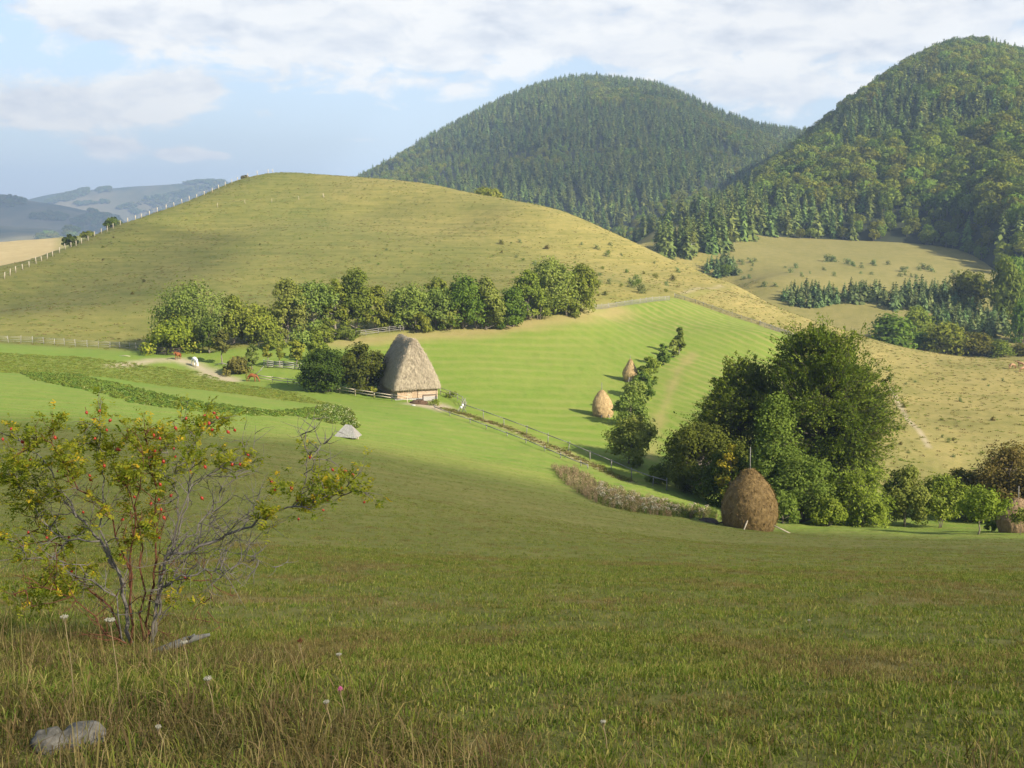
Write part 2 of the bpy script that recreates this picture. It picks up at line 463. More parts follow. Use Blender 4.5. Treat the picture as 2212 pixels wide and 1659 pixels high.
def ground_material():
    m, nt = new_mat('turf'); N = NT(nt)
    geo = N.n('ShaderNodeNewGeometry'); pos = geo.outputs['Position']
    a = N.attr('tint').outputs['Color']; b = N.attr('tint_dry').outputs['Color']
    n1 = N.noise(pos, 0.035, 4, .6); n2 = N.noise(pos, 0.28, 4, .65); n3 = N.noise(pos, 2.4, 4, .7); n4 = N.noise(pos, 14, 3, .7)
    f = N.math('ADD', N.math('MULTIPLY', n1, .9), N.math('MULTIPLY', n2, 1.1))
    f = N.math('ADD', f, N.math('MULTIPLY', n3, 1.3)); f = N.math('ADD', f, N.math('MULTIPLY', n4, .9))
    f = N.rng(f, 1.68, 2.42)
    col = N.mix(f, a, b)
    # clumps of darker herbs in the turf
    cl = N.rng(N.noise(pos, 1.1, 3, .6, .4), .62, .74)
    col = N.mix(N.math('MULTIPLY', cl, .55), col, N.mix(1.0, col, (.55, .72, .5), 'MULTIPLY'))
    cl2 = N.rng(N.noise(pos, .17, 5, .7, .6), .58, .70)
    col = N.mix(N.math('MULTIPLY', cl2, .3), col, N.mix(1.0, col, (.7, .8, .62), 'MULTIPLY'))
    # swathes left by the scythe: alternating bands of shorter, paler stubble
    sp = N.n('ShaderNodeSeparateXYZ'); N.l(pos, sp.inputs[0])
    wob = N.math('MULTIPLY', N.math('SUBTRACT', N.noise(pos, .03, 2, .5), .5), 9.0); wob2 = N.math('MULTIPLY', N.math('SUBTRACT', n2, .5), 2.2)
    def bands(ax, ay, step):
        q = N.math('ADD', N.math('ADD', N.math('MULTIPLY', sp.outputs[0], ax), N.math('MULTIPLY', sp.outputs[1], ay)), N.math('ADD', wob, wob2))
        return N.rng(N.math('SINE', N.math('MULTIPLY', q, 6.2832 / step)), -.2, 1.0)
    wl = N.rng(sp.outputs[0], 8, 30)
    bnd = N.math('ADD', N.math('MULTIPLY', wl, bands(.90, .43, 2.5)), N.math('MULTIPLY', N.math('SUBTRACT', 1.0, wl), N.math('MULTIPLY', bands(-.34, .94, 5.0), .55)))
    pat = N.rng(N.noise(pos, .045, 3, .6), .34, .62, .35, 1.0)
    mw_ = N.math('MULTIPLY', N.attr('mown').outputs['Fac'], N.math('MULTIPLY', bnd, pat))
    col = N.mix(N.math('MULTIPLY', mw_, .62), col, (.30, .265, .085))
    # little cattle steps that run level round the hill
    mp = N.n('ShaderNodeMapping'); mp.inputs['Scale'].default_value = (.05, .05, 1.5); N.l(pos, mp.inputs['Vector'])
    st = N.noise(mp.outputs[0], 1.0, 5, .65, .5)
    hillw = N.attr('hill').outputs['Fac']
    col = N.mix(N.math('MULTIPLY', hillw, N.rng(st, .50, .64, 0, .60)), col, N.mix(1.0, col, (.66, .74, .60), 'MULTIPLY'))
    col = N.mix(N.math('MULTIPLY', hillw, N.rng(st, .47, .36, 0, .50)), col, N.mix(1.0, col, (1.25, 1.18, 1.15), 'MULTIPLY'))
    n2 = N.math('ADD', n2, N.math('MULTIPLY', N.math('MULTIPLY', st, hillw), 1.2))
    h = N.math('ADD', N.math('MULTIPLY', n2, 1.6), N.math('ADD', N.math('MULTIPLY', n3, .5), N.math('MULTIPLY', n4, .14)))
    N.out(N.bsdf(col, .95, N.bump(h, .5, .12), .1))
    return m
M_TURF = ground_material()

az = np.concatenate([np.linspace(-math.pi, -R(44), 46)[:-1], np.linspace(-R(44), -R(28), 70)[:-1], np.linspace(-R(28), R(28), 760), np.linspace(R(28), R(44), 70)[1:], np.linspace(R(44), math.pi, 46)[1:]])
ra = np.concatenate([np.exp(np.linspace(math.log(.5), math.log(760), 640)), np.exp(np.linspace(math.log(780), math.log(9000), 40))])
GA, GR = np.meshgrid(az, ra)           # rows: radius, columns: azimuth
gx, gy = (GR * np.sin(GA)).ravel(), (GR * np.cos(GA)).ravel()
gzv = ground(gx, gy)
bumpy = (vnoise(gx, gy, 1.3, 21, 3) - .5) * .16 * np.clip(np.hypot(gx, gy) / 6, .2, 1) + (vnoise(gx, gy, 9, 22, 3) - .5) * .35 * np.clip((np.hypot(gx, gy) - 20) / 60, 0, 1)
gzv = gzv + bumpy
tA, tB = ground_colours(gx, gy)
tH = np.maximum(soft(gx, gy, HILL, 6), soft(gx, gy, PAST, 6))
tF = soft(gx, gy, FIELD, 3)
nr, na = len(ra), len(az)
idx = np.arange(nr * na).reshape(nr, na)
quads = np.stack([idx[:-1, :-1], idx[:-1, 1:], idx[1:, 1:], idx[1:, :-1]], -1).reshape(-1, 4)[:, ::-1]
cx_, cy_ = gx[quads].mean(1), gy[quads].mean(1)
reg = np.zeros(len(quads), int)
rr_ = np.hypot(cx_, cy_)
reg[inside(cx_, cy_, HILL)] = 1
reg[(reg == 0) & (rr_ > 290)] = 3
reg[inside(cx_, cy_, PAST)] = 4
reg[inside(cx_, cy_, FIELD)] = 2
names = ['meadow', 'grass_hill', 'hayfield', 'ground', 'pasture']
V_all = np.stack([gx, gy, gzv], 1)
for k, nm in enumerate(names):
    q = quads[reg == k]
    if not len(q): continue
    us, inv = np.unique(q, return_inverse=True)
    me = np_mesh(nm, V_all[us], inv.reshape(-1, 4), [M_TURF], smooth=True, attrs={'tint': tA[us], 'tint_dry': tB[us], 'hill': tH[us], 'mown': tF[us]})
    tag(link_mesh(nm, me), kind='structure')
# small disc under the viewer's feet
me = np_mesh('knoll', np.vstack([[[0, 0, -1.6]], np.stack([gx[:na], gy[:na], gzv[:na]], 1)]), np.array([[0, i + 2, i + 1] for i in range(na - 1)]), [M_TURF], smooth=True,
             attrs={'tint': np.vstack([tA[:1], tA[:na]]), 'tint_dry': np.vstack([tB[:1], tB[:na]])})
tag(link_mesh('knoll', me), kind='structure')

# ------------------------------------------------------------------ mountains
class Mountain:
    """ground under a wooded mountain: silhouette (u, v, distance) of its crest, foot (u, distance)"""
    def __init__(s, sil, foot, zfoot, power=1.15, back=.9, rough=8, seed=3, lower=0.0, dv=0):
        s.sa = np.array([math.atan2(ray(u, v)[0], ray(u, v)[1]) for u, v, D in sil])
        pts = [at(u, v + dv, D) for u, v, D in sil]
        s.sr = np.array([math.hypot(p[0], p[1]) for p in pts]); s.sz = np.array([p[2] for p in pts]) - lower
        s.fa = np.array([math.atan2(ray(u, 400)[0], ray(u, 400)[1]) for u, D in foot])
        s.fr = np.array([D / math.cos(math.atan2(ray(u, 400)[0], ray(u, 400)[1])) for u, D in foot])
        s.zf, s.p, s.back, s.rough, s.seed = zfoot, power, back, rough, seed
        s.fz = np.full(len(foot), float(zfoot)) if zfoot is not None else ground(s.fr * np.sin(s.fa), s.fr * np.cos(s.fa)) - 1.0
    def smooth_interp(s, a, xa, ya):
        w = .012; return sum(np.interp(a + k * w, xa, ya) for k in (-1, -.5, 0, .5, 1)) / 5
    def z(s, x, y):
        a, r = np.arctan2(x, y), np.hypot(x, y)
        rc = s.smooth_interp(a, s.sa, s.sr); zc = s.smooth_interp(a, s.sa, s.sz); rf = s.smooth_interp(a, s.fa, s.fr)
        zf = s.smooth_interp(a, s.fa, s.fz)
        t = (r - rf) / (rc - rf)
        tt = np.clip(t, 0, 1)
        prof = np.sin(tt * math.pi / 2) ** s.p
        z = zf + (zc - zf) * prof
        z = np.where(t < 0, zf + t * (rc - rf) * .25, z)
        over = np.maximum(r - rc, 0)
        z = np.where(t > 1, zc - s.back * over * np.clip(over / 250, 0, .55), z)
        edge = np.clip(np.minimum((1.02 - t) * 4, t * 3), 0, 1)
        return z + (vnoise(x, y, 150, s.seed, 3) - .5) * 2 * s.rough * edge
    def sheet(s, name, mat, a0, a1, r0, r1, na=220, nr=160, cols=None):
        a = np.linspace(a0, a1, na); r = np.linspace(r0, r1, nr)
        A, Rr = np.meshgrid(a, r); x, y = (Rr * np.sin(A)).ravel(), (Rr * np.cos(A)).ravel()
        z = s.z(x, y); i = np.arange(nr * na).reshape(nr, na)
        q = np.stack([i[:-1, :-1], i[1:, :-1], i[1:, 1:], i[:-1, 1:]], -1).reshape(-1, 4)[:, ::-1]
        me = np_mesh(name, np.stack([x, y, z], 1), q, [mat], smooth=True, attrs=cols(x, y, z) if cols else None)
        return tag(link_mesh(name, me), kind='structure')

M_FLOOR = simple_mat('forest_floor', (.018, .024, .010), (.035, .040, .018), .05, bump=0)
MID = Mountain([(-700,640,1100),(300,560,1150),(500,500,1250),(620,455,1350),(700,418,1420),(760,391,1500),(830,357,1580),(900,320,1680),(1000,270,1800),(1100,222,1900),(1180,193,1960),(1240,186,2000),(1300,185,2000),(1380,198,2000),(1440,212,1960),(1500,238,1900),(1560,266,1830),(1640,288,1750),(1740,295,1700),(1850,302,1700),(2000,320,1700),(2300,400,1700),(2900,500,1700)],
               [(-700,900),(500,900),(1000,860),(1300,800),(1450,740),(1600,760),(2900,800)], None, 1.05, .8, 12, 3, dv=11)
RIGHT = Mountain([(1180,560,640),(1380,520,680),(1440,502,700),(1500,470,760),(1560,425,830),(1620,385,900),(1680,345,960),(1740,300,1020),(1800,252,1060),(1850,214,1090),(1900,180,1110),(1950,148,1130),(2000,122,1140),(2050,108,1150),(2100,104,1150),(2150,114,1150),(2212,134,1150),(2300,170,1150),(2500,230,1150),(3000,330,1100)],
               [(1180,640),(1440,640),(1560,590),(1650,560),(1800,570),(2000,560),(2100,540),(2160,480),(2212,450),(2400,430),(3000,470)], None, .95, .8, 7, 4, dv=25)
MID.sheet('wooded_mountain', M_FLOOR, R(-26), R(42), 640, 2700)
RIGHT.sheet('wooded_hillside', M_FLOOR, R(2.0), R(42), 520, 1700)

# far hills beyond the valley on the left: pasture with dark woods
m_, nt_ = new_mat('far_turf'); N_ = NT(nt_)
p_ = N_.n('ShaderNodeNewGeometry').outputs['Position']
N_.out(N_.bsdf(N_.mix(N_.rng(N_.noise(p_, .0035, 5, .6), .38, .62), (.055, .075, .032), (.20, .165, .075)), .95))
M_FARTURF = m_
FAR_A = Mountain([(-900,470,5200),(-300,450,5200),(0,447,5200),(60,431,5200),(150,412,5200),(230,408,5200),(300,402,5200),(360,399,5200),(420,394,5200),(470,391,5200),(530,400,5200),(620,410,5200),(800,400,5200),(1100,430,5200)], [(-900,4200),(1100,4200)], -260, 1.0, .5, 14, 6)
FAR_B = Mountain([(-900,420,3600),(-200,420,3600),(0,428,3600),(60,432,3600),(110,440,3600),(180,452,3600),(260,476,3600),(330,492,3600),(420,520,3600),(600,560,3600),(1100,600,3600)], [(-900,2750),(1100,2750)], -220, 1.0, .6, 14, 8)
FAR_C = Mountain([(-900,470,2400),(-200,478,2400),(0,488,2400),(120,494,2400),(220,508,2400),(300,522,2400),(420,550,2400),(1100,600,2400)], [(-900,1500),(1100,1500)], -150, .9, .6, 8, 10)
FAR_A.sheet('far_ridge', M_FARTURF, R(-50), R(0), 4000, 6500, 160, 60)
FAR_B.sheet('far_hill', M_FARTURF, R(-50), R(-8), 2600, 4600, 120, 60)
FAR_C.sheet('far_slope', M_FARTURF, R(-50), R(-10), 1450, 3200, 120, 60)
# ------------------------------------------------------------------ foliage generators
def unit(v): return v / (np.linalg.norm(v, axis=-1, keepdims=True) + 1e-9)
def rand_dirs(g, n): return unit(g.normal(size=(n, 3)))

def leaf_quads(g, P, Nrm, size, aspect=.62, along=None):
    """one small kite-shaped face per leaf (or per tuft of leaves)"""
    n = len(P)
    a = rand_dirs(g, n) if along is None else along
    t = unit(a - Nrm * (a * Nrm).sum(1, keepdims=True)); b = np.cross(Nrm, t)
    s = (size * (0.65 + .7 * g.random(n)))[:, None] if not hasattr(size, '__len__') else np.asarray(size)[:, None]
    v = np.stack([P - t * s, P + b * s * aspect, P + t * s * 1.1, P - b * s * aspect], 1)
    f = np.arange(4 * n).reshape(n, 4)
    return v.reshape(-1, 3), f

class Foliage:
    def __init__(s): s.v = []; s.f = []; s.a = []; s.n = 0
    def add(s, v, f, lv):
        s.v.append(v); s.f.append(f + s.n); s.a.append(np.repeat(lv, len(v) // len(lv))); s.n += len(v)
    def mesh(s, name, mat):
        return np_mesh(name, np.vstack(s.v), np.vstack(s.f), [mat], attrs={'lv': np.concatenate(s.a)})

def crown_points(g, k, prof, w, z0, h, inner=.35):
    """clump centres filling an uneven crown; prof(t) gives the relative radius at height t"""
    out = []
    nl = int(g.integers(4, 8)); limbs = []
    for i in range(nl):
        t = .12 + .80 * (i + g.random()) / nl; a = i * 2.4 + g.random() * 1.2; r = prof(t) * w / 2 * g.uniform(.42, .8)
        limbs.append((r * math.cos(a), r * math.sin(a), z0 + t * h))
    while len(out) < int(k * .5):
        c = limbs[int(g.integers(nl))]; q = np.array(c) + g.normal(size=3) * np.array([.13 * w, .13 * w, .085 * h])
        t = (q[2] - z0) / h
        if 0 <= t <= 1.03 and math.hypot(q[0], q[1]) < prof(min(t, .98)) * w / 2 * 1.12: out.append(tuple(q))
    lobes = g.uniform(-1, 1, 8)
    while len(out) < k:
        t = g.random(); a = g.random() * 2 * math.pi
        ir = 1 + .22 * math.sin(a * 2 + lobes[0] * 6 + t * 3) * lobes[1] + .18 * math.sin(a * 3 + lobes[2] * 6 - t * 4) * lobes[3] + .14 * math.sin(5 * a + 9 * t * lobes[4])
        r = prof(t) * w / 2 * ir * (inner + (1 - inner) * math.sqrt(g.random()))
        out.append((r * math.cos(a), r * math.sin(a), z0 + t * h))
    return np.array(out)
PROFILES = dict(
 round=lambda t: math.sqrt(max(0, 1 - (2 * t - .92) ** 2 / 1.17)),
 oval=lambda t: (math.sin(math.pi * min(1, t * .80 + .20)) ** .6) * (1.05 - .2 * t),
 cone=lambda t: (1.02 - t) ** .75 * (.75 + .25 * min(1, t * 5)),
 column=lambda t: math.sin(math.pi * (.12 + .86 * t)) ** .5,
 spread=lambda t: (.62 + .85 * t) if t < .45 else math.sqrt(max(0, 1 - ((t - .45) / .58) ** 2)),
 bush=lambda t: math.sqrt(max(0, 1 - (t * .98) ** 2.2)),
)
def grow(seed, h, w, prof='round', trunk=.2, clumps=40, leaves=70, leaf=.13, csize=.16, style='ball', droop=0.0, stems=1, lean=(0, 0), inner=.35, trad=.022):
    """returns (crown Foliage, wood MB): a tapered trunk with limbs, leaves gathered in clumps through the crown's volume"""
    g = np.random.default_rng(seed); F = Foliage(); W = MB()
    z0 = h * trunk; ch = h - z0
    C_ = crown_points(g, clumps, PROFILES[prof], w * (1 - csize * .7), z0 + ch * csize * .35, ch * (1 - csize * .62), inner)
    C_[:, 0] += lean[0] * (C_[:, 2] / h); C_[:, 1] += lean[1] * (C_[:, 2] / h)
    ax = np.array([lean[0] * .75, lean[1] * .75, h * .9])
    base_r = h * trad
    tops = []
    for s_ in range(stems):
        off = np.array([g.normal() * .05 * w, g.normal() * .05 * w, 0]) * (stems > 1)
        wob = g.normal(size=(6, 3)) * h * .012; wob[:, 2] = 0
        pts = [off + (ax + off * 3 * np.array([1, 1, 0])) * t * (1 if s_ == 0 else .8) + wob[i] * (t > 0) for i, t in enumerate((0, .12, .3, .5, .72, .95))]
        pts[0] = pts[0] - np.array([0, 0, .02 * h])
        W.tube(pts, [base_r * 1.25 / stems ** .4, base_r / stems ** .4, base_r * .8 / stems ** .4, base_r * .55 / stems ** .4, base_r * .3 / stems ** .4, base_r * .08], 7)
        tops.append(np.array(pts))
    for c in C_[:max(6, int(len(C_) * .7))]:
        T = tops[int(g.integers(len(tops)))]
        zt = max(h * trunk * .7, min(c[2] - np.hypot(c[0], c[1]) * .65, h * .8)); k = zt / (h * .9)
        p0 = np.array([np.interp(k, (0, .12, .3, .5, .72, .95), T[:, i]) for i in range(3)])
        mid = (p0 + c) / 2 + np.array([0, 0, -.03 * h]) + g.normal(size=3) * .02 * h
        r0 = base_r * (.42 - .3 * k) / stems ** .4
        W.tube([p0, mid, c], [r0, r0 * .55, r0 * .15], 5, cap=False)
    cen = np.array([lean[0] * .5, lean[1] * .5, z0 + ch * .42])
    for c in C_:
        out = unit(c - cen); rc = csize * w * (.55 + .75 * g.random())
        n = int(leaves * (.6 + .8 * g.random())); tone = .22 + .5 * g.random()
        if style == 'ball':
            d = rand_dirs(g, n); rad = rc * g.random(n) ** .4
            P_ = c + d * rad[:, None] * np.array([1, 1, .78])
            P_[:, 2] -= droop * rc * np.hypot(d[:, 0], d[:, 1]) * rad / rc
            Nr = unit(d * .8 + out * .35 + np.array([0, 0, .35]) + g.normal(size=(n, 3)) * .55)
            v, f = leaf_quads(g, P_, Nr, leaf)
        else:                                           # flat feathery sprays along outward, rising twigs
            ns = 5; per = max(3, n // ns); Ps, Ns, Al = [], [], []
            for k in range(ns):
                o = unit(out * np.array([1, 1, .55]) + g.normal(size=3) * .42 + np.array([0, 0, .30 - droop]))
                L = rc * (1.3 + 1.1 * g.random()); s0 = c + g.normal(size=3) * rc * .35 - o * L * .35
                t = g.random(per); sd = unit(np.cross(o, [0, 0, 1.0])); up = np.cross(sd, o)
                Ps.append(s0 + o * (t * L)[:, None] + sd * (g.normal(size=per) * L * .20 * (1.05 - t))[:, None] + up * (g.normal(size=per) * L * .05)[:, None] + np.array([0, 0, -1]) * (t ** 2 * L * .18)[:, None])
                Ns.append(unit(up + g.normal(size=(per, 3)) * .45)); Al.append(unit(o + g.normal(size=(per, 3)) * .5))
                W.tube([s0, s0 + o * L * .9], [.012 * (h / 12), .004 * (h / 12)], 4, cap=False)
            P_ = np.vstack(Ps); n = len(P_)
            v, f = leaf_quads(g, P_, np.vstack(Ns), leaf, .55, np.vstack(Al))
        F.add(v, f, np.clip(tone + g.normal(size=n) * .17, 0, 1))
    return F, W

def spruce(seed, h, w, whorls=14, per=9, trunk=.06, sub=3):
    g = np.random.default_rng(seed); F = Foliage(); W = MB()
    W.tube([(0, 0, -.02 * h), (0, 0, h * .5), (0, 0, h * .97)], [h * .016, h * .010, h * .002], 6)
    z0 = trunk * h
    Ps, Al, Ns, Sz = [], [], [], []
    for i in range(whorls):
        t = i / (whorls - 1); z = z0 + (h * .97 - z0) * t ** .92
        R_ = w / 2 * (1 - t) ** .85 * (.82 + .36 * g.random()) + .012 * h
        m = max(4, int(per * (1 - .5 * t)))
        for k in range(m):
            a = 2 * math.pi * (k + g.random() * .8) / m; L = R_ * (.7 + .45 * g.random())
            o = np.array([math.cos(a), math.sin(a), -.32 + .5 * t])
            for j in range(sub):
                q = (j + .55) / sub
                Ps.append(np.array([0, 0, z]) + o * L * q + np.array([0, 0, -.10 * L * q * q]) + g.normal(size=3) * .03 * w)
                Al.append(unit(o + g.normal(size=3) * .25)); Ns.append(unit(np.array([.75 * o[0], .75 * o[1], .75]) + g.normal(size=3) * .4)); Sz.append(L / sub * .95 + .035 * w)
    v, f = leaf_quads(g, np.array(Ps), np.array(Ns), np.array(Sz), .52, np.array(Al))
    F.add(v, f, np.clip(.4 + g.normal(size=len(Ps)) * .22, 0, 1))
    return F, W

def joined(name, F, W, mats):
    """crown and trunk as one small mesh, for trees too far off to show their parts"""
    fv, ff, fa = np.vstack(F.v), np.vstack(F.f), np.concatenate(F.a)
    b = len(fv); faces = [list(map(int, q)) for q in ff] + [[i + b for i in q] for q in W.f]
    me = np_mesh(name, np.vstack([fv, np.array(W.v)]), faces, mats, [0] * len(ff) + [1] * len(W.f), attrs={'lv': np.concatenate([fa, np.full(len(W.v), .3)])})
    return me

LM = {}
def lm(k): return LM[k]
LM['green'] = leaf_mat('leaves_green', (.062, .095, .020), (.120, .160, .034), (.165, .185, .045), vary=.2)
LM['grey_green'] = leaf_mat('leaves_grey_green', (.075, .105, .030), (.135, .170, .050), (.19, .21, .075), vary=.2)
LM['yellow_green'] = leaf_mat('leaves_yellow_green', (.075, .105, .022), (.145, .170, .034), (.22, .21, .05), vary=.12)
LM['flower'] = leaf_mat('leaves_with_yellow', (.075, .115, .018), (.135, .175, .026), (.42, .38, .05), vary=.02)
LM['dark'] = leaf_mat('leaves_dark', (.034, .058, .014), (.070, .105, .025), (.105, .125, .030))
LM['maple'] = leaf_mat('leaves_maple', (.055, .090, .022), (.105, .150, .038), (.155, .19, .055), vary=.1)
LM['beech'] = leaf_mat('leaves_beech', (.056, .090, .017), (.108, .142, .028), (.18, .165, .04), vary=.05)
LM['autumn'] = leaf_mat('leaves_autumn', (.085, .105, .018), (.19, .165, .026), (.30, .17, .03), vary=.02)
LM['brown_green'] = leaf_mat('leaves_brown_green', (.062, .062, .024), (.105, .105, .036), (.16, .13, .05))
LM['lime'] = leaf_mat('leaves_lime', (.078, .115, .020), (.128, .172, .032), (.18, .21, .05), vary=.15)
LM['spruce'] = leaf_mat('needles_spruce', (.050, .080, .030), (.098, .135, .048), (.135, .160, .058), trans=.15)
LM['pine'] = leaf_mat('needles_young_pine', (.055, .088, .042), (.095, .135, .065), (.14, .165, .08), trans=.15)
LM['forest'] = leaf_mat('leaves_forest', (.058, .088, .017), (.105, .135, .027), (.150, .150, .036), vary=.30)
LM['forest_light'] = leaf_mat('leaves_forest_light', (.075, .105, .022), (.125, .155, .035), (.19, .18, .05), vary=.25)
M_BARK = simple_mat('bark_grey', (.12, .10, .08), (.26, .22, .17), 3, stretch=(4, 4, 1))
M_BARKD = simple_mat('bark_dark', (.05, .042, .034), (.12, .10, .08), 3, stretch=(4, 4, 1))
M_BIRCH = simple_mat('bark_birch', (.45, .42, .38), (.68, .66, .62), 2, stretch=(1, 1, 6))

def base_size(u, vb, vt, wpx, D=None):
    """foot on the ground plus true height and width from the measured outline"""
    p = spot(u, vb, D) if D is None else spot(u, vb, D)
    f = p[1] * CP - p[2] * SP
    vb2 = uv(p)[1]
    return p, (vb2 - vt) / FOC * f / CP * 1.0, wpx / FOC * f

def tree_thing(name, label, cat, p, F, W, lmat, bark, group=None, rz=0.0):
    t = empty(name, (p[0], p[1], p[2] - .05), rz, label, cat, group)
    link_mesh('crown', F.mesh('crown', lmat), t)
    W.build('trunk', bark, t)
    return t

TREES = [
 # name, u, v foot, v top, width px, D, leaf, profile, options, label, group
]
def T(name, u, vb, vt, w, leaf_k, prof, label, D=None, group=None, cat='tree', bark=None, seed=None, px=1.0, **kw):
    p, h, wm = base_size(u, vb, vt, w, D)
    seed = seed if seed is not None else int(u * 7 + vb)
    dist = math.hypot(p[0], p[1])
    lf = max(.035, px * 1.25 * dist / (FOC * 1024 / VW))           # leaf tufts about a pixel and a half across
    d = dict(clumps=46, leaves=60, leaf=lf, csize=.17)
    d.update(kw)
    d['clumps'] = int(d['clumps'] * 1.5); d['leaves'] = int(d['leaves'] * 1.35)
    F, W = grow(seed, h * (1.02 if d.get('style') != 'spray' else .97), wm * ((1.42 if group == ROW else 1.20) if d.get('style') != 'spray' else 1.04), prof, **d)
    return tree_thing(name, label, cat, p, F, W, lm(leaf_k), bark or M_BARK, group)

ROW = 'trees along the fence above the barn'
T('tree', 420, 752, 614, 120, 'grey_green', 'round', 'broad grey-green tree behind the yellow-dotted bush left of the row', 196, ROW, clumps=70, leaves=70, trunk=0.077)
T('bush', 376, 762, 690, 116, 'flower', 'bush', 'bush dotted with yellow on the corner by the dark rail fence and the path', 191, None, cat='bush', trunk=.05, clumps=50, leaves=70, stems=4)
T('tree', 452, 764, 690, 42, 'dark', 'oval', 'small dark tree pressed between the yellow-dotted bush and the olive sapling', 189, ROW, trunk=0.055, clumps=26, leaves=50)
T('tree', 506, 752, 640, 58, 'green', 'cone', 'pointed dark green tree right of the broad grey-green tree', 197, ROW, trunk=0.055)
T('tree', 548, 752, 664, 92, 'yellow_green', 'round', 'low round yellow-green tree right of the pointed dark one in the row', 198, ROW, trunk=0.066)
T('tree', 622, 748, 605, 70, 'grey_green', 'oval', 'tall silvery green tree with a dark tuft at its top', 200, ROW, trunk=0.066, clumps=55)
T('tree', 676, 742, 612, 78, 'grey_green', 'round', 'wide pale-topped tree directly above the gap left of the barn bushes', 202, ROW, trunk=0.077, clumps=55)
T('tree', 724, 732, 601, 44, 'yellow_green', 'oval', 'narrow bright yellow-green tree left of the tallest tree of the row', 204, ROW, trunk=0.088)
T('tree', 770, 727, 583, 66, 'green', 'oval', 'tallest tree of the row, a dark green pointed crown up the slope behind the barn', 206, ROW, trunk=0.094, clumps=60)
T('tree', 812, 726, 616, 46, 'green', 'oval', 'slim leaning green tree beside the tallest tree of the row', 207, ROW, trunk=0.088, clumps=34)
T('tree', 832, 722, 662, 40, 'green', 'round', 'small low tree over the rails at the gap in the middle of the row', 208, ROW, trunk=0.083, clumps=22)
T('tree', 880, 718, 616, 70, 'grey_green', 'round', 'rounded tree with yellowing top, first after the gap in the row', 209, ROW, trunk=0.033, clumps=50)
T('tree', 942, 714, 629, 66, 'grey_green', 'round', 'dull green shrubby tree with a bare grey top, second after the gap in the row', 211, ROW, trunk=0.028)
T('tree', 1000, 708, 601, 80, 'green', 'oval', 'dark glossy green tree standing highest between the gap and the right end group', 213, ROW, trunk=0.033, clumps=60)
T('tree', 1050, 712, 604, 54, 'grey_green', 'oval', 'slender grey-green tree with a thin top casting a shadow on the parched strip', 214, ROW, trunk=0.044)
T('tree', 1108, 702, 626, 54, 'green', 'bush', 'low dense tree in front of the right end group of the row', 217, ROW, trunk=0.028, clumps=38)
T('tree', 1140, 692, 586, 54, 'green', 'oval', 'left tree of the tall group at the right end of the row', 222, ROW, trunk=0.044)
T('tree', 1188, 686, 561, 84, 'grey_green', 'oval', 'highest and widest tree of the group at the right end of the row', 226, ROW, trunk=0.055, clumps=64)
T('tree', 1254, 677, 574, 60, 'green', 'oval', 'last tree at the right end of the row beside the pale board fence', 231, ROW, trunk=0.033)
T('bush', 944, 668, 601, 40, 'yellow_green', 'round', 'small yellowing bush peeping over the tree row on the grassy hill', 246, None, cat='bush', clumps=18, leaves=40, trunk=.05)

UB = 'undergrowth bushes at the feet of the tree row'
for i_, (u_, vb_, h_, w_, k_) in enumerate([(590, 752, 34, 60, 'green'), (655, 745, 30, 60, 'grey_green'), (700, 738, 36, 46, 'green'), (750, 731, 26, 50, 'dark'), (905, 717, 44, 50, 'green'), (970, 712, 46, 50, 'grey_green'), (1030, 710, 44, 50, 'green'), (1085, 705, 46, 46, 'grey_green'), (1165, 690, 60, 50, 'green'), (1225, 682, 54, 50, 'green')]):
    T('bush', u_, vb_, vb_ - h_, w_, k_, 'bush', 'low bush among the trunks of the tree row above the barn', None, UB, cat='bush', clumps=16, leaves=44, trunk=.03, stems=3)

OR = 'young trees in the orchard by the pale fence'
T('young_tree', 480, 786, 714, 32, 'brown_green', 'oval', 'olive grey sapling with a bare trunk beside the path near the white horse', 180, OR, trunk=.32, clumps=20, leaves=34, trad=.018)
T('young_tree', 545, 790, 743, 25, 'grey_green', 'column', 'young tree standing apart left of the pale slatted fence', 176, OR, trunk=.14, clumps=16, leaves=36)
T('young_tree', 579, 791, 740, 18, 'yellow_green', 'column', 'thin young tree at the left end of the pale slatted fence', 177, OR, trunk=.3, clumps=12, leaves=28)
T('young_tree', 604, 793, 736, 19, 'yellow_green', 'column', 'thin young tree before the pale slatted fence, second from its left end', 177, OR, trunk=.3, clumps=12, leaves=28)
T('young_tree', 643, 797, 730, 32, 'yellow_green', 'column', 'taller young tree before the middle of the pale slatted fence', 177, OR, trunk=.22, clumps=20, leaves=34)
T('young_tree', 687, 800, 719, 44, 'green', 'oval', 'young tree just above the bushes left of the barn', 180, OR, trunk=.2, clumps=24, leaves=40)
T('bush', 508, 811, 773, 52, 'brown_green', 'bush', 'scruffy dark bush by the path behind the grazing brown horse', 173, None, cat='bush', clumps=26, leaves=40, trunk=.03, stems=3)
T('bush', 704, 847, 757, 98, 'dark', 'round', 'left one of the two big dark bushes beside the thatched barn', 158, None, cat='bush', clumps=70, leaves=70, trunk=.04, stems=3, csize=.15)
T('bush', 783, 852, 748, 84, 'dark', 'round', 'right one of the two big dark bushes, touching the thatched barn', 159, None, cat='bush', clumps=64, leaves=70, trunk=.04, stems=3, csize=.15)
T('bush', 806, 852, 830, 18, 'yellow_green', 'bush', 'tiny yellowing bush at the foot of the barn roof', 156, None, cat='bush', clumps=8, leaves=24, trunk=.03)

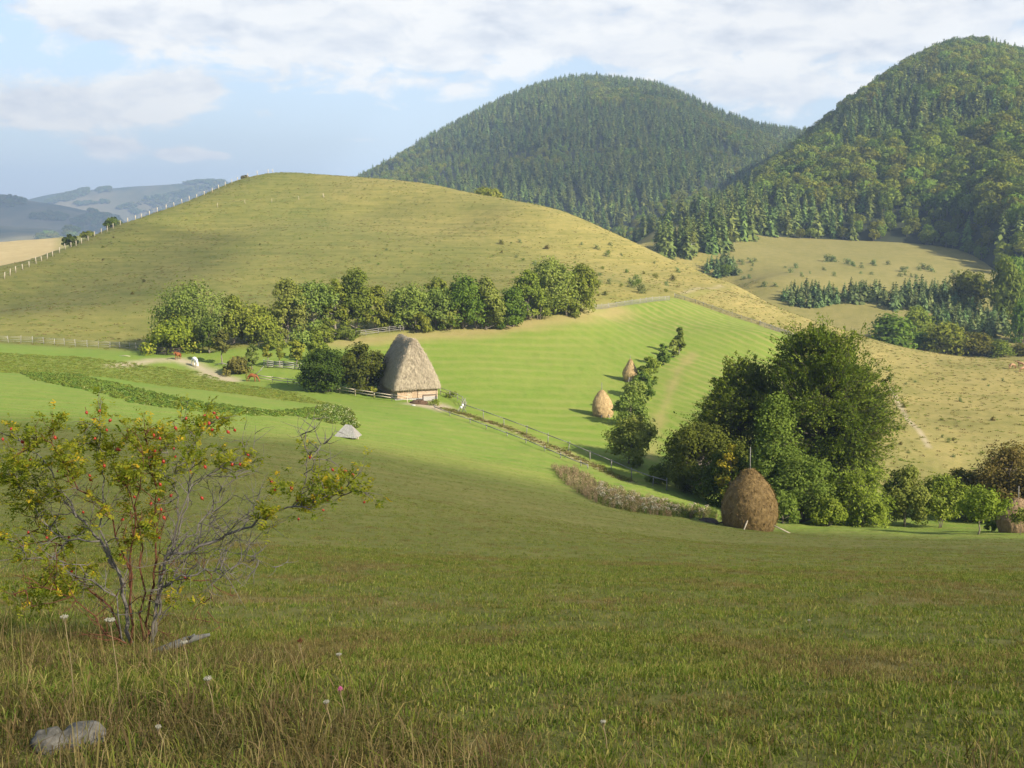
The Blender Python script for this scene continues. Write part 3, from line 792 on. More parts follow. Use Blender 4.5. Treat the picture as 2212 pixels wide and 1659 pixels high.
FR = 'shrubs in the row across the mown field'
T('shrub', 1467, 764, 706, 27, 'maple', 'cone', 'small upright tree at the far end of the shrub row in the field', 207, FR, trunk=.06, clumps=26, leaves=40)
T('shrub', 1455, 769, 734, 20, 'grey_green', 'oval', 'slim shrub leaning on the upright tree at the far end of the field row', 204, FR, trunk=.05, clumps=14, leaves=30)
T('shrub', 1432, 787, 741, 23, 'maple', 'oval', 'lone dark oval shrub between the far pair and the field row', 197, FR, trunk=.06, clumps=20, leaves=40)
T('shrub', 1400, 824, 770, 41, 'green', 'round', 'round shrub right of the far small haystack', 183, FR, trunk=.04, clumps=26, leaves=44)
T('shrub', 1389, 858, 806, 44, 'maple', 'round', 'round shrub in the field row just below the far small haystack', 171, FR, trunk=.04, clumps=28, leaves=44)
T('shrub', 1372, 884, 824, 50, 'grey_green', 'round', 'pale grey-green shrub in the middle of the field row', 161, FR, trunk=.04, clumps=30, leaves=44)
T('shrub', 1362, 915, 853, 64, 'grey_green', 'round', 'wide pale shrub right of the near small haystack', 150, FR, trunk=.04, clumps=34, leaves=44)
T('tree', 1358, 1010, 896, 92, 'grey_green', 'round', 'yellowish willow-like tree with a bent dark trunk in the field above the fence', 123, None, trunk=.2, clumps=60, leaves=64, droop=.35, lean=(.7, -.3), trad=.02)
T('shrub', 1376, 1020, 985, 24, 'green', 'oval', 'small dark shrub at the foot of the willow-like tree', 121, FR, trunk=.04, clumps=12, leaves=30)
T('bush', 1420, 1052, 1003, 46, 'green', 'bush', 'ragged bush on the fence line left of the big trees', 112, None, cat='bush', clumps=26, leaves=44, trunk=.03, stems=3)

BG = 'big trees behind the large haystack'
T('beech_tree', 1766, 1090, 706, 262, 'beech', 'spread', 'biggest tree, a broad feathery olive beech behind the large haystack', 113, BG, style='spray', clumps=300, leaves=210, csize=.13, trunk=.07, trad=.022, px=1.0, inner=.5, bark=M_BARKD)
T('beech_tree', 1596, 1080, 770, 190, 'beech', 'oval', 'feathery beech left of and lower than the biggest tree', 116, BG, style='spray', clumps=170, leaves=180, csize=.15, trunk=.06, px=1.0, inner=.45, bark=M_BARKD)
T('tree', 1510, 1086, 918, 150, 'dark', 'round', 'dark round tree at the left edge of the big tree group', 110, BG, clumps=90, leaves=90, trunk=.05, csize=.14)
T('tree', 1570, 1100, 985, 120, 'dark', 'round', 'dark bushy tree filling the space behind the left side of the large haystack', 104, BG, clumps=70, leaves=80, trunk=.05)
T('tree', 1576, 1080, 960, 52, 'autumn', 'oval', 'small tree turning orange and yellow left of the haystack pole', 102, BG, clumps=24, leaves=46, trunk=.15)
T('maple_tree', 1668, 1138, 850, 130, 'maple', 'cone', 'blue-green maple rising behind the haystack pole, in front of the beech', 101, BG, clumps=110, leaves=90, trunk=.05, csize=.15)
T('maple_tree', 1730, 1142, 985, 130, 'maple', 'round', 'wide blue-green maple just right of the large haystack', 99, BG, clumps=80, leaves=90, trunk=.04)
T('bush', 1690, 1142, 1062, 60, 'maple', 'bush', 'low bush touching the right side of the large haystack', 96, None, cat='bush', clumps=30, leaves=60, trunk=.03)
T('bush', 1790, 1142, 1082, 74, 'lime', 'bush', 'bright low bush at the grass edge under the biggest tree', 96, None, cat='bush', clumps=34, leaves=60, trunk=.03)
T('tree', 1856, 1142, 1012, 132, 'lime', 'round', 'drooping lime-green tree at the lower right of the biggest tree', 99, BG, style='spray', droop=.75, clumps=80, leaves=90, trunk=.05, csize=.16)
T('tree', 1955, 1142, 1006, 86, 'grey_green', 'oval', 'dull grey-green tree with a thin dark top right of the drooping tree', 101, None, clumps=60, leaves=70, trunk=.08, stems=2)
T('tree', 2030, 1142, 1030, 90, 'green', 'round', 'green tree with pale bare trunks between the dull tree and the bright sapling', 101, None, clumps=60, leaves=70, trunk=.2, stems=3, trad=.012)
T('tree', 2178, 1138, 965, 140, 'brown_green', 'round', 'large brownish tree behind the haystack at the right edge', 106, None, clumps=90, leaves=90, trunk=.06)
T('bush', 2078, 1130, 1020, 110, 'brown_green', 'bush', 'dim brownish thicket behind the bright sapling', 109, None, cat='bush', clumps=60, leaves=60, trunk=.03, stems=3)
T('bush', 2300, 1140, 990, 150, 'brown_green', 'bush', 'dark thicket beyond the right edge', 106, None, cat='bush', clumps=60, leaves=60, trunk=.03, stems=3)
T('sapling', 2112, 1163, 1055, 92, 'lime', 'round', 'bright green sapling with a bare slanting trunk on the meadow edge', 87, None, clumps=44, leaves=40, trunk=.40, csize=.18, lean=(.35, 0), trad=.016)
T('sapling', 2203, 1164, 1098, 44, 'grey_green', 'oval', 'thin grey sapling in front of the haystack at the right edge', 86, None, clumps=16, leaves=22, trunk=.35, trad=.012)
T('bush', 2142, 1147, 1118, 24, 'lime', 'bush', 'small bright bush between the bright sapling and the right edge haystack', 92, None, cat='bush', clumps=10, leaves=26, trunk=.05)
# skyline bushes
SK = 'bushes on the skyline of the grassy hill'
T('bush', 243, 494, 472, 34, 'dark', 'bush', 'larger dark bush behind the hill fence on the skyline, upper of the two', 404, SK, cat='bush', clumps=20, leaves=40, trunk=.05)
T('bush', 152, 532, 508, 30, 'dark', 'bush', 'dark bush behind the lower end of the hill fence beside the pale stubble', 366, SK, cat='bush', clumps=20, leaves=40, trunk=.05)
T('bush', 188, 515, 500, 26, 'green', 'bush', 'low bush between the two dark skyline bushes', 380, SK, cat='bush', clumps=12, leaves=30, trunk=.05)
T('bush', 1050, 430, 412, 60, 'yellow_green', 'bush', 'yellowing bush on the right skyline of the grassy hill', 446, SK, cat='bush', clumps=24, leaves=40, trunk=.05)
T('bush', 1135, 450, 441, 30, 'yellow_green', 'bush', 'low yellowing bush just right of the larger skyline bush', 430, SK, cat='bush', clumps=12, leaves=30, trunk=.05)
T('bush', 532, 391, 381, 18, 'brown_green', 'bush', 'brown bush beside the topmost fence post on the hill', 486, SK, cat='bush', clumps=10, leaves=24, trunk=.05)
# ------------------------------------------------------------------ woods
def lathe_mat_dummy(): pass
def proto_broad(seed, light=False):
    g = np.random.default_rng(seed); F, W = grow(seed, 1.0, .74, 'oval' if seed % 2 else 'round', trunk=.10, clumps=12, leaves=10, leaf=.055, csize=.27, inner=.6)
    # full domed crown: small faces turned outwards over a few big lobes
    for k in range(9):
        a = k * 2.4 + g.random(); t = (k + .5) / 9; rr = .25 * math.sqrt(1 - (2 * t - 1) ** 2 * .8); c = np.array([rr * math.cos(a), rr * math.sin(a), .30 + .50 * t]); R0 = .19 * g.uniform(.85, 1.15)
        d = rand_dirs(g, 62); d = d[(d @ unit(c - [0, 0, .42]) > -.55)]
        P_ = c + d * R0 * g.uniform(.86, 1.06, (len(d), 1)); P_[:, 2] = np.minimum(P_[:, 2], .99)
        v, f = leaf_quads(g, P_, unit(d + g.normal(size=(len(d), 3)) * .28), .056); F.add(v, f, np.clip(.3 + .35 * g.random() + g.normal(size=len(d)) * .13, 0, 1))
    return joined('forest_broadleaf', F, W, [lm('forest_light' if light else 'forest'), M_BARK])
def proto_spruce(seed, w=.30):
    F, W = spruce(seed, 1.0, w * 1.35, 16, 10, .04, 2)
    return joined('forest_spruce', F, W, [lm('spruce'), M_BARKD])
PB = [proto_broad(500 + i) for i in range(5)] + [proto_broad(600 + i, True) for i in range(2)]
PS = [proto_spruce(700 + i, .27 + .03 * (i % 3)) for i in range(5)]

def gn_scatter(name, pts, rot, scl, pick, protos, label=None, keep_names='variant'):
    """ONE object that spreads copies of a few small meshes over many points"""
    coll = bpy.data.collections.new(name + '_variants')
    for i, me in enumerate(protos):
        o = bpy.data.objects.new('%s_%s_%02d' % (name, keep_names, i), me); coll.objects.link(o)
    me = bpy.data.meshes.new(name)
    me.vertices.add(len(pts)); me.vertices.foreach_set('co', np.asarray(pts, np.float32).ravel())
    a = me.attributes.new('rot', 'FLOAT_VECTOR', 'POINT'); a.data.foreach_set('vector', np.asarray(rot, np.float32).ravel())
    a = me.attributes.new('scl', 'FLOAT_VECTOR', 'POINT'); a.data.foreach_set('vector', np.asarray(scl, np.float32).ravel())
    a = me.attributes.new('pick', 'INT', 'POINT'); a.data.foreach_set('value', np.asarray(pick, np.int32))
    o = link_mesh(name, me)
    ng = bpy.data.node_groups.new(name, 'GeometryNodeTree')
    ng.interface.new_socket('Geometry', in_out='INPUT', socket_type='NodeSocketGeometry')
    ng.interface.new_socket('Geometry', in_out='OUTPUT', socket_type='NodeSocketGeometry')
    n = ng.nodes; L = ng.links
    gi, go = n.new('NodeGroupInput'), n.new('NodeGroupOutput')
    ip = n.new('GeometryNodeInstanceOnPoints'); ci = n.new('GeometryNodeCollectionInfo')
    ci.inputs['Collection'].default_value = coll; ci.inputs['Separate Children'].default_value = True; ci.inputs['Reset Children'].default_value = True
    def at_(nm, t):
        k = n.new('GeometryNodeInputNamedAttribute'); k.data_type = t; k.inputs['Name'].default_value = nm
        return [s for s in k.outputs if s.enabled and s.name == 'Attribute'][0]
    L.new(gi.outputs[0], ip.inputs['Points']); L.new(ci.outputs[0], ip.inputs['Instance'])
    ip.inputs['Pick Instance'].default_value = True
    L.new(at_('pick', 'INT'), ip.inputs['Instance Index']); L.new(at_('rot', 'FLOAT_VECTOR'), ip.inputs['Rotation']); L.new(at_('scl', 'FLOAT_VECTOR'), ip.inputs['Scale'])
    L.new(ip.outputs[0], go.inputs[0])
    md = o.modifiers.new('scatter', 'NODES'); md.node_group = ng
    tag(o, kind='stuff')
    if label: o['label'] = label
    return o

def jitter_grid(x0, x1, y0, y1, s, g):
    X, Y = np.meshgrid(np.arange(x0, x1, s), np.arange(y0, y1, s)); X = X.ravel(); Y = Y.ravel()
    return X + g.uniform(-.48, .48, len(X)) * s, Y + g.uniform(-.48, .48, len(Y)) * s

def uv_np(x, y, z):
    f = y * CP - z * SP; up = y * SP + z * CP
    return VW / 2 + FOC * x / f, VH / 2 - FOC * up / f, f
def foot_r(M, x, y):
    a = np.arctan2(x, y); return M.smooth_interp(a, M.fa, M.fr), M.smooth_interp(a, M.sa, M.sr), a, np.hypot(x, y)

g = np.random.default_rng(11)
rows = []                                   # x, y, z, height, width factor, kind (0 broadleaf, 1 spruce), variant
# right hillside
x, y = jitter_grid(0, 1150, 480, 1350, 7.4, g)
rf, rc, a, r = foot_r(RIGHT, x, y)
t = (r - rf) / (rc - rf)
k = (a > R(3.2)) & (a < R(33)) & (t > -.0) & (t < 1.06)
x, y, a, t = x[k], y[k], a[k], t[k]
zR, zM, zG = RIGHT.z(x, y), MID.z(x, y), ground(x, y)
z = np.maximum(np.maximum(zR, zG), np.where(np.hypot(x, y) > 760, zM, -999))
nz = vnoise(x, y, 90, 31, 3); u_, v_, f_ = uv_np(x, y, z)
# spruces along the left flank, the skyline and in patches; beeches elsewhere
sp = (nz > .60) | (u_ < 1640 + 90 * (nz - .5)) | ((t > .86) & (u_ < 2050) & (nz > .36)) | ((t < .10) & (u_ < 1960) & (g.random(len(x)) < .40)) | ((u_ > 2080) & (v_ > 480) & (nz > .45))
kind = sp.astype(int)
hgt = np.where(sp, g.uniform(9, 17, len(x)), g.uniform(9, 15, len(x))) * np.where((t < .05) & ~sp, .62, 1) * (1 - .18 * t)
wf = np.where(sp, g.uniform(.95, 1.4, len(x)), g.uniform(.85, 1.2, len(x)))
for i in range(len(x)): rows.append((x[i], y[i], z[i], hgt[i], wf[i], kind[i]))
# rounder mountain in the middle
x, y = jitter_grid(-900, 1500, 720, 2300, 8.0, g)
rf, rc, a, r = foot_r(MID, x, y); t = (r - rf) / (rc - rf)
k = (a > R(-14.5)) & (a < R(22)) & (t > .0) & (t < 1.03)
x, y, a, t, r = x[k], y[k], a[k], t[k], r[k]
z = MID.z(x, y); zR = RIGHT.z(x, y)
rfr, rcr, _, _ = foot_r(RIGHT, x, y)
k = ~((a > R(3.2)) & (zR > z))
x, y, z, t, r, a = x[k], y[k], z[k], t[k], r[k], a[k]
nz = vnoise(x, y, 130, 37, 3); nb = vnoise(x, y, 40, 38, 2)
u_, v_, f_ = uv_np(x, y, z)
sp = (nz * .6 + nb * .4 > .40) | (t < .25)
young = (v_ > 330) & (nz > .44)
sp = sp & ~(young & (nb > .42))
hgt = np.where(sp, g.uniform(8, 17, len(x)), g.uniform(8, 13, len(x))) * np.where(young, .62, 1) * np.where((t > .97), .85, 1)
wf = np.where(sp, g.uniform(1.05, 1.5, len(x)), g.uniform(.9, 1.2, len(x)))
vis = np.ones(len(x), bool)
for i in range(len(x)): rows.append((x[i], y[i], z[i], hgt[i], wf[i], int(sp[i])))
rows = np.array(rows)
# leave out what the grassy hill or the frame hides
u_, v_, f_ = uv_np(rows[:, 0], rows[:, 1], rows[:, 2] + rows[:, 3])
crest_u = np.array([c[0] for c in CREST]); crest_v = np.array([c[1] for c in CREST])
cv_ = np.interp(u_, crest_u, crest_v)
keep = (u_ > 560) & (u_ < 2330) & ((v_ < cv_ + 10) | (u_ > 1480))
rows = rows[keep]; u_, v_, f_ = u_[keep], v_[keep], f_[keep]
# a bare scar in the woods of the round mountain
sc_ = (np.hypot((u_ - 1276) / 14, (v_ - 286) / 9) < 1) & (f_ > 1300)
rows = rows[~sc_]; u_, v_, f_ = u_[~sc_], v_[~sc_], f_[~sc_]

# ------------- nearest trees of each kind stand as objects of their own
seen = (u_ > 5) & (u_ < 2205)
solo = np.zeros(len(rows), bool)
for kd, lim in ((0, 230), (1, 230)):
    c = np.where(seen & (rows[:, 5] == kd))[0]
    c = c[np.argsort(f_[c] / rows[c, 3])][:lim]; solo[c] = True
def one_tree(me, nm, p, h, w, label, group, cat, rz=None):
    o = link_mesh(nm, me, None, (p[0], p[1], p[2] - .15)); o.scale = (h * w, h * w, h)
    o.rotation_euler = (0, 0, random.uniform(0, 6.28) if rz is None else rz)
    return tag(o, label, cat, group)
for i in np.where(solo)[0]:
    x_, y_, z_, h_, w_, kd = rows[i]
    if kd: one_tree(PS[i % 5], 'forest_spruce', (x_, y_, z_), h_, w_, 'dark pointed spruce among the trees of the wooded hillside above the valley pasture', 'spruces in the wood above the valley pasture', 'spruce')
    else: one_tree(PB[i % 7 if i % 3 else i % 5], 'forest_beech', (x_, y_, z_), h_, w_, 'round-headed green beech among the trees of the wooded hillside above the valley pasture', 'beeches in the wood above the valley pasture', 'beech')
rest = rows[~solo]; ur = u_[~solo]
for kd, nm, pro in ((0, 'beech_forest', PB), (1, 'spruce_forest', PS)):
    q = rest[rest[:, 5] == kd]; n_ = len(q)
    pk = g.integers(0, len(pro), n_)
    if kd == 0: pk = np.where(g.random(n_) < .75, g.integers(0, 5, n_), g.integers(5, 7, n_))
    gn_scatter(nm, q[:, :3] - [0, 0, .2], np.stack([np.zeros(n_), np.zeros(n_), g.random(n_) * 6.28], 1), np.stack([q[:, 3] * q[:, 4], q[:, 3] * q[:, 4], q[:, 3]], 1), pk, pro)
print('forest', len(rows))

# ------------- trees and thickets in the valley behind the pasture ridge
def poly_fill(uvs, n, seed, D=None):
    gg = np.random.default_rng(seed); us = [q[0] for q in uvs]; vs = [q[1] for q in uvs]; out = []
    P_ = np.array(uvs, float); tries = 0
    while len(out) < n and tries < 5000:
        tries += 1
        u, v = gg.uniform(min(us), max(us)), gg.uniform(min(vs), max(vs))
        if not inside(np.array([u]), np.array([v]), P_)[0]: continue
        if any(abs(u - o[0]) < 7 and abs(v - o[1]) < 4 for o in out): continue
        out.append((u, v))
    return sorted(out, key=lambda q: q[1])
def far_ground(u, v):
    """ground behind the ridge: the farthest place the sight line meets"""
    d = ray(u, v); d = d / math.hypot(d[0], d[1]); t = np.linspace(300, 700, 500)
    gg = ground(d[0] * t, d[1] * t) - d[2] * t
    k = np.where((gg[:-1] <= 0) & (gg[1:] > 0))[0]
    if not len(k): k = [np.argmin(np.abs(gg))]
    tt = t[k[-1]]; x, y = d[0] * tt, d[1] * tt
    return np.array([x, y, gz(x, y)])
PV_P = []
for s_ in range(3):
    F, W = spruce(820 + s_, 1.0, .62, 10, 9, .02, 2); PV_P.append(joined('young_pine', F, W, [lm('pine'), M_BARKD]))
PV_B = []
for s_ in range(3):
    F, W = grow(840 + s_, 1.0, .95, 'bush', trunk=.04, clumps=60, leaves=60, leaf=.040, csize=.24, inner=.4, stems=2); PV_B.append(joined('valley_tree', F, W, [lm('forest'), M_BARK]))
def valley(kind, uvs, n, seed, hpx, label, group, cat, D=None):
    gg = np.random.default_rng(seed)
    for i, (u, v) in enumerate(poly_fill(uvs, n, seed)):
        p = far_ground(u, v); f = p[1] * CP - p[2] * SP
        h = hpx * gg.uniform(.7, 1.15) / FOC * f; pro = PV_P if kind == 'young_pine' else PV_B if kind == 'valley_tree' else PS
        one_tree(pro[int(gg.integers(len(pro)))], kind, p, h, gg.uniform(.85, 1.25), label, group, cat)
valley('young_pine', [(1682,645),(1720,632),(1800,634),(1812,655),(1770,664),(1720,664)], 34, 1, 34, 'bluish young pine in the left clump of the valley pasture', 'young pines in the left valley clump', 'pine')
valley('young_pine', [(1815,642),(1850,630),(1900,640),(1890,656),(1840,654)], 18, 2, 40, 'bluish young pine in the small middle clump beside the lower valley clearing', 'young pines in the middle valley clump', 'pine')
valley('young_pine', [(1900,658),(1960,636),(2050,640),(2060,660),(2000,674),(1930,672)], 40, 3, 46, 'bluish young pine in the long clump above the lower valley clearing', 'young pines above the lower clearing', 'pine')
valley('young_pine', [(2000,690),(2060,670),(2150,690),(2190,720),(2140,735),(2050,720)], 50, 4, 42, 'bluish young pine crowded between the round valley trees', 'young pines between the round valley trees', 'pine')
valley('young_pine', [(1515,585),(1560,560),(1600,580),(1590,600),(1545,600)], 18, 5, 30, 'pale young pine on the valley side just behind the ridge of the grassy hill', 'young pines behind the ridge', 'pine')
valley('forest_spruce', [(1408,540),(1430,520),(1500,530),(1500,556),(1440,560)], 20, 6, 72, 'dark spruce in the clump rising right behind the grassy hill', 'spruces right behind the grassy hill', 'spruce')
valley('forest_spruce', [(1505,540),(1560,530),(1580,542),(1530,548)], 14, 7, 80, 'dark spruce in the clump left of the valley pasture below the small clearing', 'spruces left of the valley pasture', 'spruce')
valley('forest_spruce', [(1490,486),(1520,478),(1570,482),(1560,492)], 12, 8, 70, 'dark spruce standing on the small sunlit clearing', 'spruces on the small clearing', 'spruce')
valley('forest_spruce', [(1570,520),(1600,495),(1640,505),(1625,520)], 12, 9, 76, 'dark spruce between the small clearing and the beech wood', 'spruces between clearing and beech wood', 'spruce')
def vt(u, vb, vtop, w, label, k=0, D=None):
    p = far_ground(u, vb) if D is None else spot(u, vb, D); f = p[1] * CP - p[2] * SP
    h = (uv(p)[1] - vtop) / FOC * f; o = one_tree(PV_B[k], 'valley_tree', p, h, (w / FOC * f) / (h * .95), label, None, 'tree')
vt(2092,668,584,98,'biggest round dark tree at the right end of the valley pasture', 1)
vt(2168,690,560,70,'tall dark tree beyond the biggest round valley tree at the right edge', 2)
vt(2188,650,556,60,'tall dark tree at the right edge where the wood meets the valley pasture', 2)
vt(2212,690,600,70,'wide dark tree half out of the frame below the wood edge', 1)
vt(2210,740,640,60,'dark tree cut off by the right edge above the valley thicket', 1)
vt(1920,762,683,112,'round olive tree nearest the ridge at the left of the valley thicket', 0, 318)
vt(1978,740,663,64,'olive tree behind the round olive tree nearest the ridge', 2, 335)
vt(2040,778,694,92,'dark round tree in the middle of the front valley row', 1, 318)
vt(2102,780,717,80,'round tree right of the dark one in the front valley row', 2, 318)
vt(2160,782,736,58,'low round tree in the front valley row where the ridge flattens', 0, 315)
vt(2206,782,742,56,'low tree at the right end of the front valley row', 2, 318)
vt(1995,760,715,60,'low dark tree between the two round trees of the front valley row', 1, 325)
vt(1570,592,572,44,'yellowish low bush behind the ridge among pale young pines', 0)
# white-stemmed birch behind the ridge
p = far_ground(1493, 556); f = p[1] * CP - p[2] * SP
F, W = grow(77, 60 / FOC * f, 24 / FOC * f, 'oval', trunk=.3, clumps=24, leaves=40, leaf=.3, csize=.22, trad=.02)
tree_thing('birch_tree', 'slim birch with a white trunk behind the ridge beside the spruces', 'birch', p, F, W, lm('grey_green'), M_BIRCH)
# low scrub dotted over the valley pasture and the dry slopes
PSC = []
for s_ in range(3):
    F, W = grow(860 + s_, 1.0, 1.5, 'bush', trunk=.03, clumps=14, leaves=22, leaf=.085, csize=.30, stems=3); PSC.append(joined('scrub_bush', F, W, [lm(('green', 'brown_green', 'pine')[s_]), M_BARKD]))
gg = np.random.default_rng(5)
def scrub(n, box, label, group, hm, far=False, pick=None):
    for i in range(n):
        u, v = gg.uniform(box[0], box[2]), gg.uniform(box[1], box[3])
        lim = np.interp(u, crest_u, crest_v)
        if far:
            if v < np.interp(u, [1600,1800,2130], [545,560,590]) or v > lim - 14: continue
            p = far_ground(u, v)
        else:
            if v < lim + 14: continue
            p = spot(u, v)
        one_tree(PSC[int(gg.integers(3)) if pick is None else pick], 'scrub_bush', p, gg.uniform(*hm), gg.uniform(.7, 1.2), label, group, 'bush')
scrub(75, (1595, 545, 2120, 650), 'tiny bush dotted on the open valley pasture', 'tiny bushes on the valley pasture', (.8, 2.4), True, 2)
scrub(8, (1780, 556, 1870, 580), 'small bush in the loose cluster on the upper valley pasture', 'bush cluster on the upper valley pasture', (1.5, 3.2), True, 2)
scrub(8, (1930, 580, 2010, 600), 'small bush in the low cluster on the right of the valley pasture', 'bush cluster on the right valley pasture', (1.2, 2.4), True, 2)
scrub(45, (1080, 520, 1480, 640), 'tiny bush dotted on the dry right flank of the grassy hill', 'tiny bushes on the grassy hill', (.5, 1.5))
scrub(12, (1300, 600, 1470, 640), 'straggly bush above the pale board fence', 'straggly bushes above the board fence', (1.0, 2.2))
scrub(30, (1880, 800, 2200, 1000), 'tiny bush dotted on the dry pasture slope at the right', 'tiny bushes on the right pasture', (.35, .9))
scrub(18, (200, 480, 1000, 640), 'dark tussock-like bush on the grassy hill', 'tussock bushes on the left of the grassy hill', (.5, 1.0))
# woods on the far hills
PFW = [proto_broad(900)]
def far_wood(name, M, uvpoly, n, hm):
    gg = np.random.default_rng(len(name) + n); P_ = np.array(uvpoly, float); X = []
    A0, A1 = math.atan2(*ray(P_[:, 0].min(), 450)[:2]), math.atan2(*ray(P_[:, 0].max(), 450)[:2])
    rf, rc = M.fr.mean(), M.sr.max()
    while len(X) < n:
        a = gg.uniform(A0, A1, 4000); r = gg.uniform(rf, rc * 1.02, 4000); x, y = r * np.sin(a), r * np.cos(a); z = M.z(x, y)
        u, v, f = uv_np(x, y, z); k = inside(u, v, P_)
        if k.sum() == 0: break
        X += [(x[i], y[i], z[i]) for i in np.where(k)[0]]
    X = np.array(X[:n]) if len(X) else None
    return X
FW = []
for M, poly, n in [
 (FAR_A, [(95,440),(130,424),(190,407),(194,418),(165,432),(110,442)], 420), (FAR_A, [(205,415),(225,404),(242,406),(240,415),(215,418)], 120),
 (FAR_A, [(310,430),(400,410),(470,398),(510,400),(500,440),(380,480),(300,475),(280,455)], 1300), (FAR_A, [(160,440),(230,432),(240,440),(170,446)], 160), (FAR_A, [(395,398),(420,391),(470,389),(490,396),(440,400)], 120),
 (FAR_A, [(250,450),(285,440),(290,450),(262,455)],60),
 (FAR_B, [(-200,424),(40,428),(60,440),(20,450),(-200,445)], 260), (FAR_B, [(60,470),(110,462),(150,466),(140,478),(80,478)], 170), (FAR_B, [(150,478),(200,462),(250,470),(270,492),(230,505),(170,500)], 300), (FAR_B, [(190,450),(215,455),(210,462),(195,460)], 50),
 (FAR_C, [(80,520),(110,510),(150,530),(120,545)], 60), (FAR_C, [(140,500),(165,503),(160,515),(145,512)], 40), (FAR_C, [(-200,530),(60,545),(60,552),(-200,556)], 120)]:
    X = far_wood('w', M, poly, n, 10)
    if X is not None and len(X): FW.append(X)
FW = np.vstack(FW); n_ = len(FW)
hh = g.uniform(10, 17, n_)
gn_scatter('far_wood', FW - [0, 0, 1.0], np.stack([np.zeros(n_), np.zeros(n_), g.random(n_) * 6.28], 1), np.stack([hh * 1.5, hh * 1.5, hh], 1), np.zeros(n_, int), PFW)
# ------------------------------------------------------------------ barn
M_THATCH = simple_mat('thatch', (.185, .155, .105), (.36, .305, .21), 2.2, stretch=(2.5, 2.5, 1), bump=.8, bd=.08, detail=6)
M_STRAW = leaf_mat('loose_straw', (.19, .155, .105), (.33, .27, .19), trans=.0, vary=0)
M_LOG = simple_mat('weathered_logs', (.30, .21, .13), (.55, .43, .30), 3, stretch=(1, 1, 6), bump=.5)
M_PLANK = simple_mat('weathered_planks', (.27, .18, .11), (.50, .37, .24), 3, stretch=(8, 8, .6), bump=.5)
M_DARKWOOD = simple_mat('dark_wood', (.045, .035, .03), (.10, .08, .065), 4, stretch=(3, 3, 3))
M_GREYWOOD = simple_mat('grey_wood', (.17, .155, .135), (.32, .30, .27), 4, stretch=(2, 2, 2))
M_PALEWOOD = simple_mat('pale_wood', (.38, .32, .22), (.58, .50, .37), 4, stretch=(2, 2, 2))
M_WHITEWOOD = simple_mat('bleached_wood', (.27, .255, .225), (.44, .42, .38), 4, stretch=(2, 2, 2))
M_STONE = simple_mat('limestone', (.24, .225, .20), (.46, .44, .40), 6, bump=.8, bd=.05); M_ROCK = simple_mat('grey_stone', (.065, .062, .050), (.20, .185, .155), 28, bump=.9, bd=.012)
M_SOIL = simple_mat('dung', (.06, .035, .02), (.13, .08, .045), 6, bump=1, bd=.1)

bf = spot(901, 864)                                   # middle of the front wall's foot
AX = np.array([-.385, .923]); BRZ = math.atan2(-AX[0], AX[1])
barn = empty('thatched_barn', tuple(bf), BRZ, 'thatched barn with a steep grey straw roof over low timber walls', 'barn')
HX, LEN, WH = 2.85, 10.0, 1.95
gB = np.random.default_rng(3)
zlow = -.6                                           # walls reach into the slope
w = MB()
for k in range(7):                                   # notched log courses of the back, the sides and the right of the front
    z = .42 + k * .24
    w.beam((-HX - .18, LEN, z), (HX + .18, LEN, z), .20, .22)
    for s in (-1, 1): w.beam((s * HX, .15, z + .11), (s * HX, LEN + .2, z + .11), .20, .22)
    w.beam((.1, 0, z), (HX + .22, 0, z), .20, .22)
w.build('log_wall', M_LOG, barn)
w = MB()
for i in range(15):
    x = -HX + .12 + i * .19
    if -1.55 < x < -.75: continue
    w.box((x, 0, .3 + WH / 2 - .1), (.175, .06, WH - .25), mi=0, jit=.012)
w.build('plank_wall', M_PLANK, barn)
w = MB()
for i in range(4): w.box((-1.46 + i * .2, -.035, .3 + .78), (.185, .05, 1.5), jit=.008)
w.box((-1.16, -.075, .75), (.78, .03, .09)); w.box((-1.16, -.075, 1.5), (.78, .03, .09))
dr = w.build('door', M_LOG, barn)
w = MB(); w.box((-.86, -.11, 1.15), (.05, .04, .14)); w.build('handle', M_DARKWOOD, dr)
w = MB()
for s in (-1, 1): w.box((s * HX, -.02, .3 + WH / 2 - .1), (.16, .16, WH - .2))
w.build('corner_post', M_PLANK, barn)
w = MB()
for k in range(26):
    t = k / 26; per = [(-HX, 0), (HX, 0), (HX, LEN), (-HX, LEN), (-HX, 0)]
    tt = t * 4; i = int(tt); f = tt - i
    x = per[i][0] * (1 - f) + per[i + 1][0] * f; y = per[i][1] * (1 - f) + per[i + 1][1] * f
    L = (2 * HX if i % 2 == 0 else LEN) / 6.4
    w.box((x, y, zlow / 2 + .12), ((L if i % 2 == 0 else .42), (.42 if i % 2 == 0 else L), .3 - zlow), jit=.05)
w.build('stone_footing', M_STONE, barn)
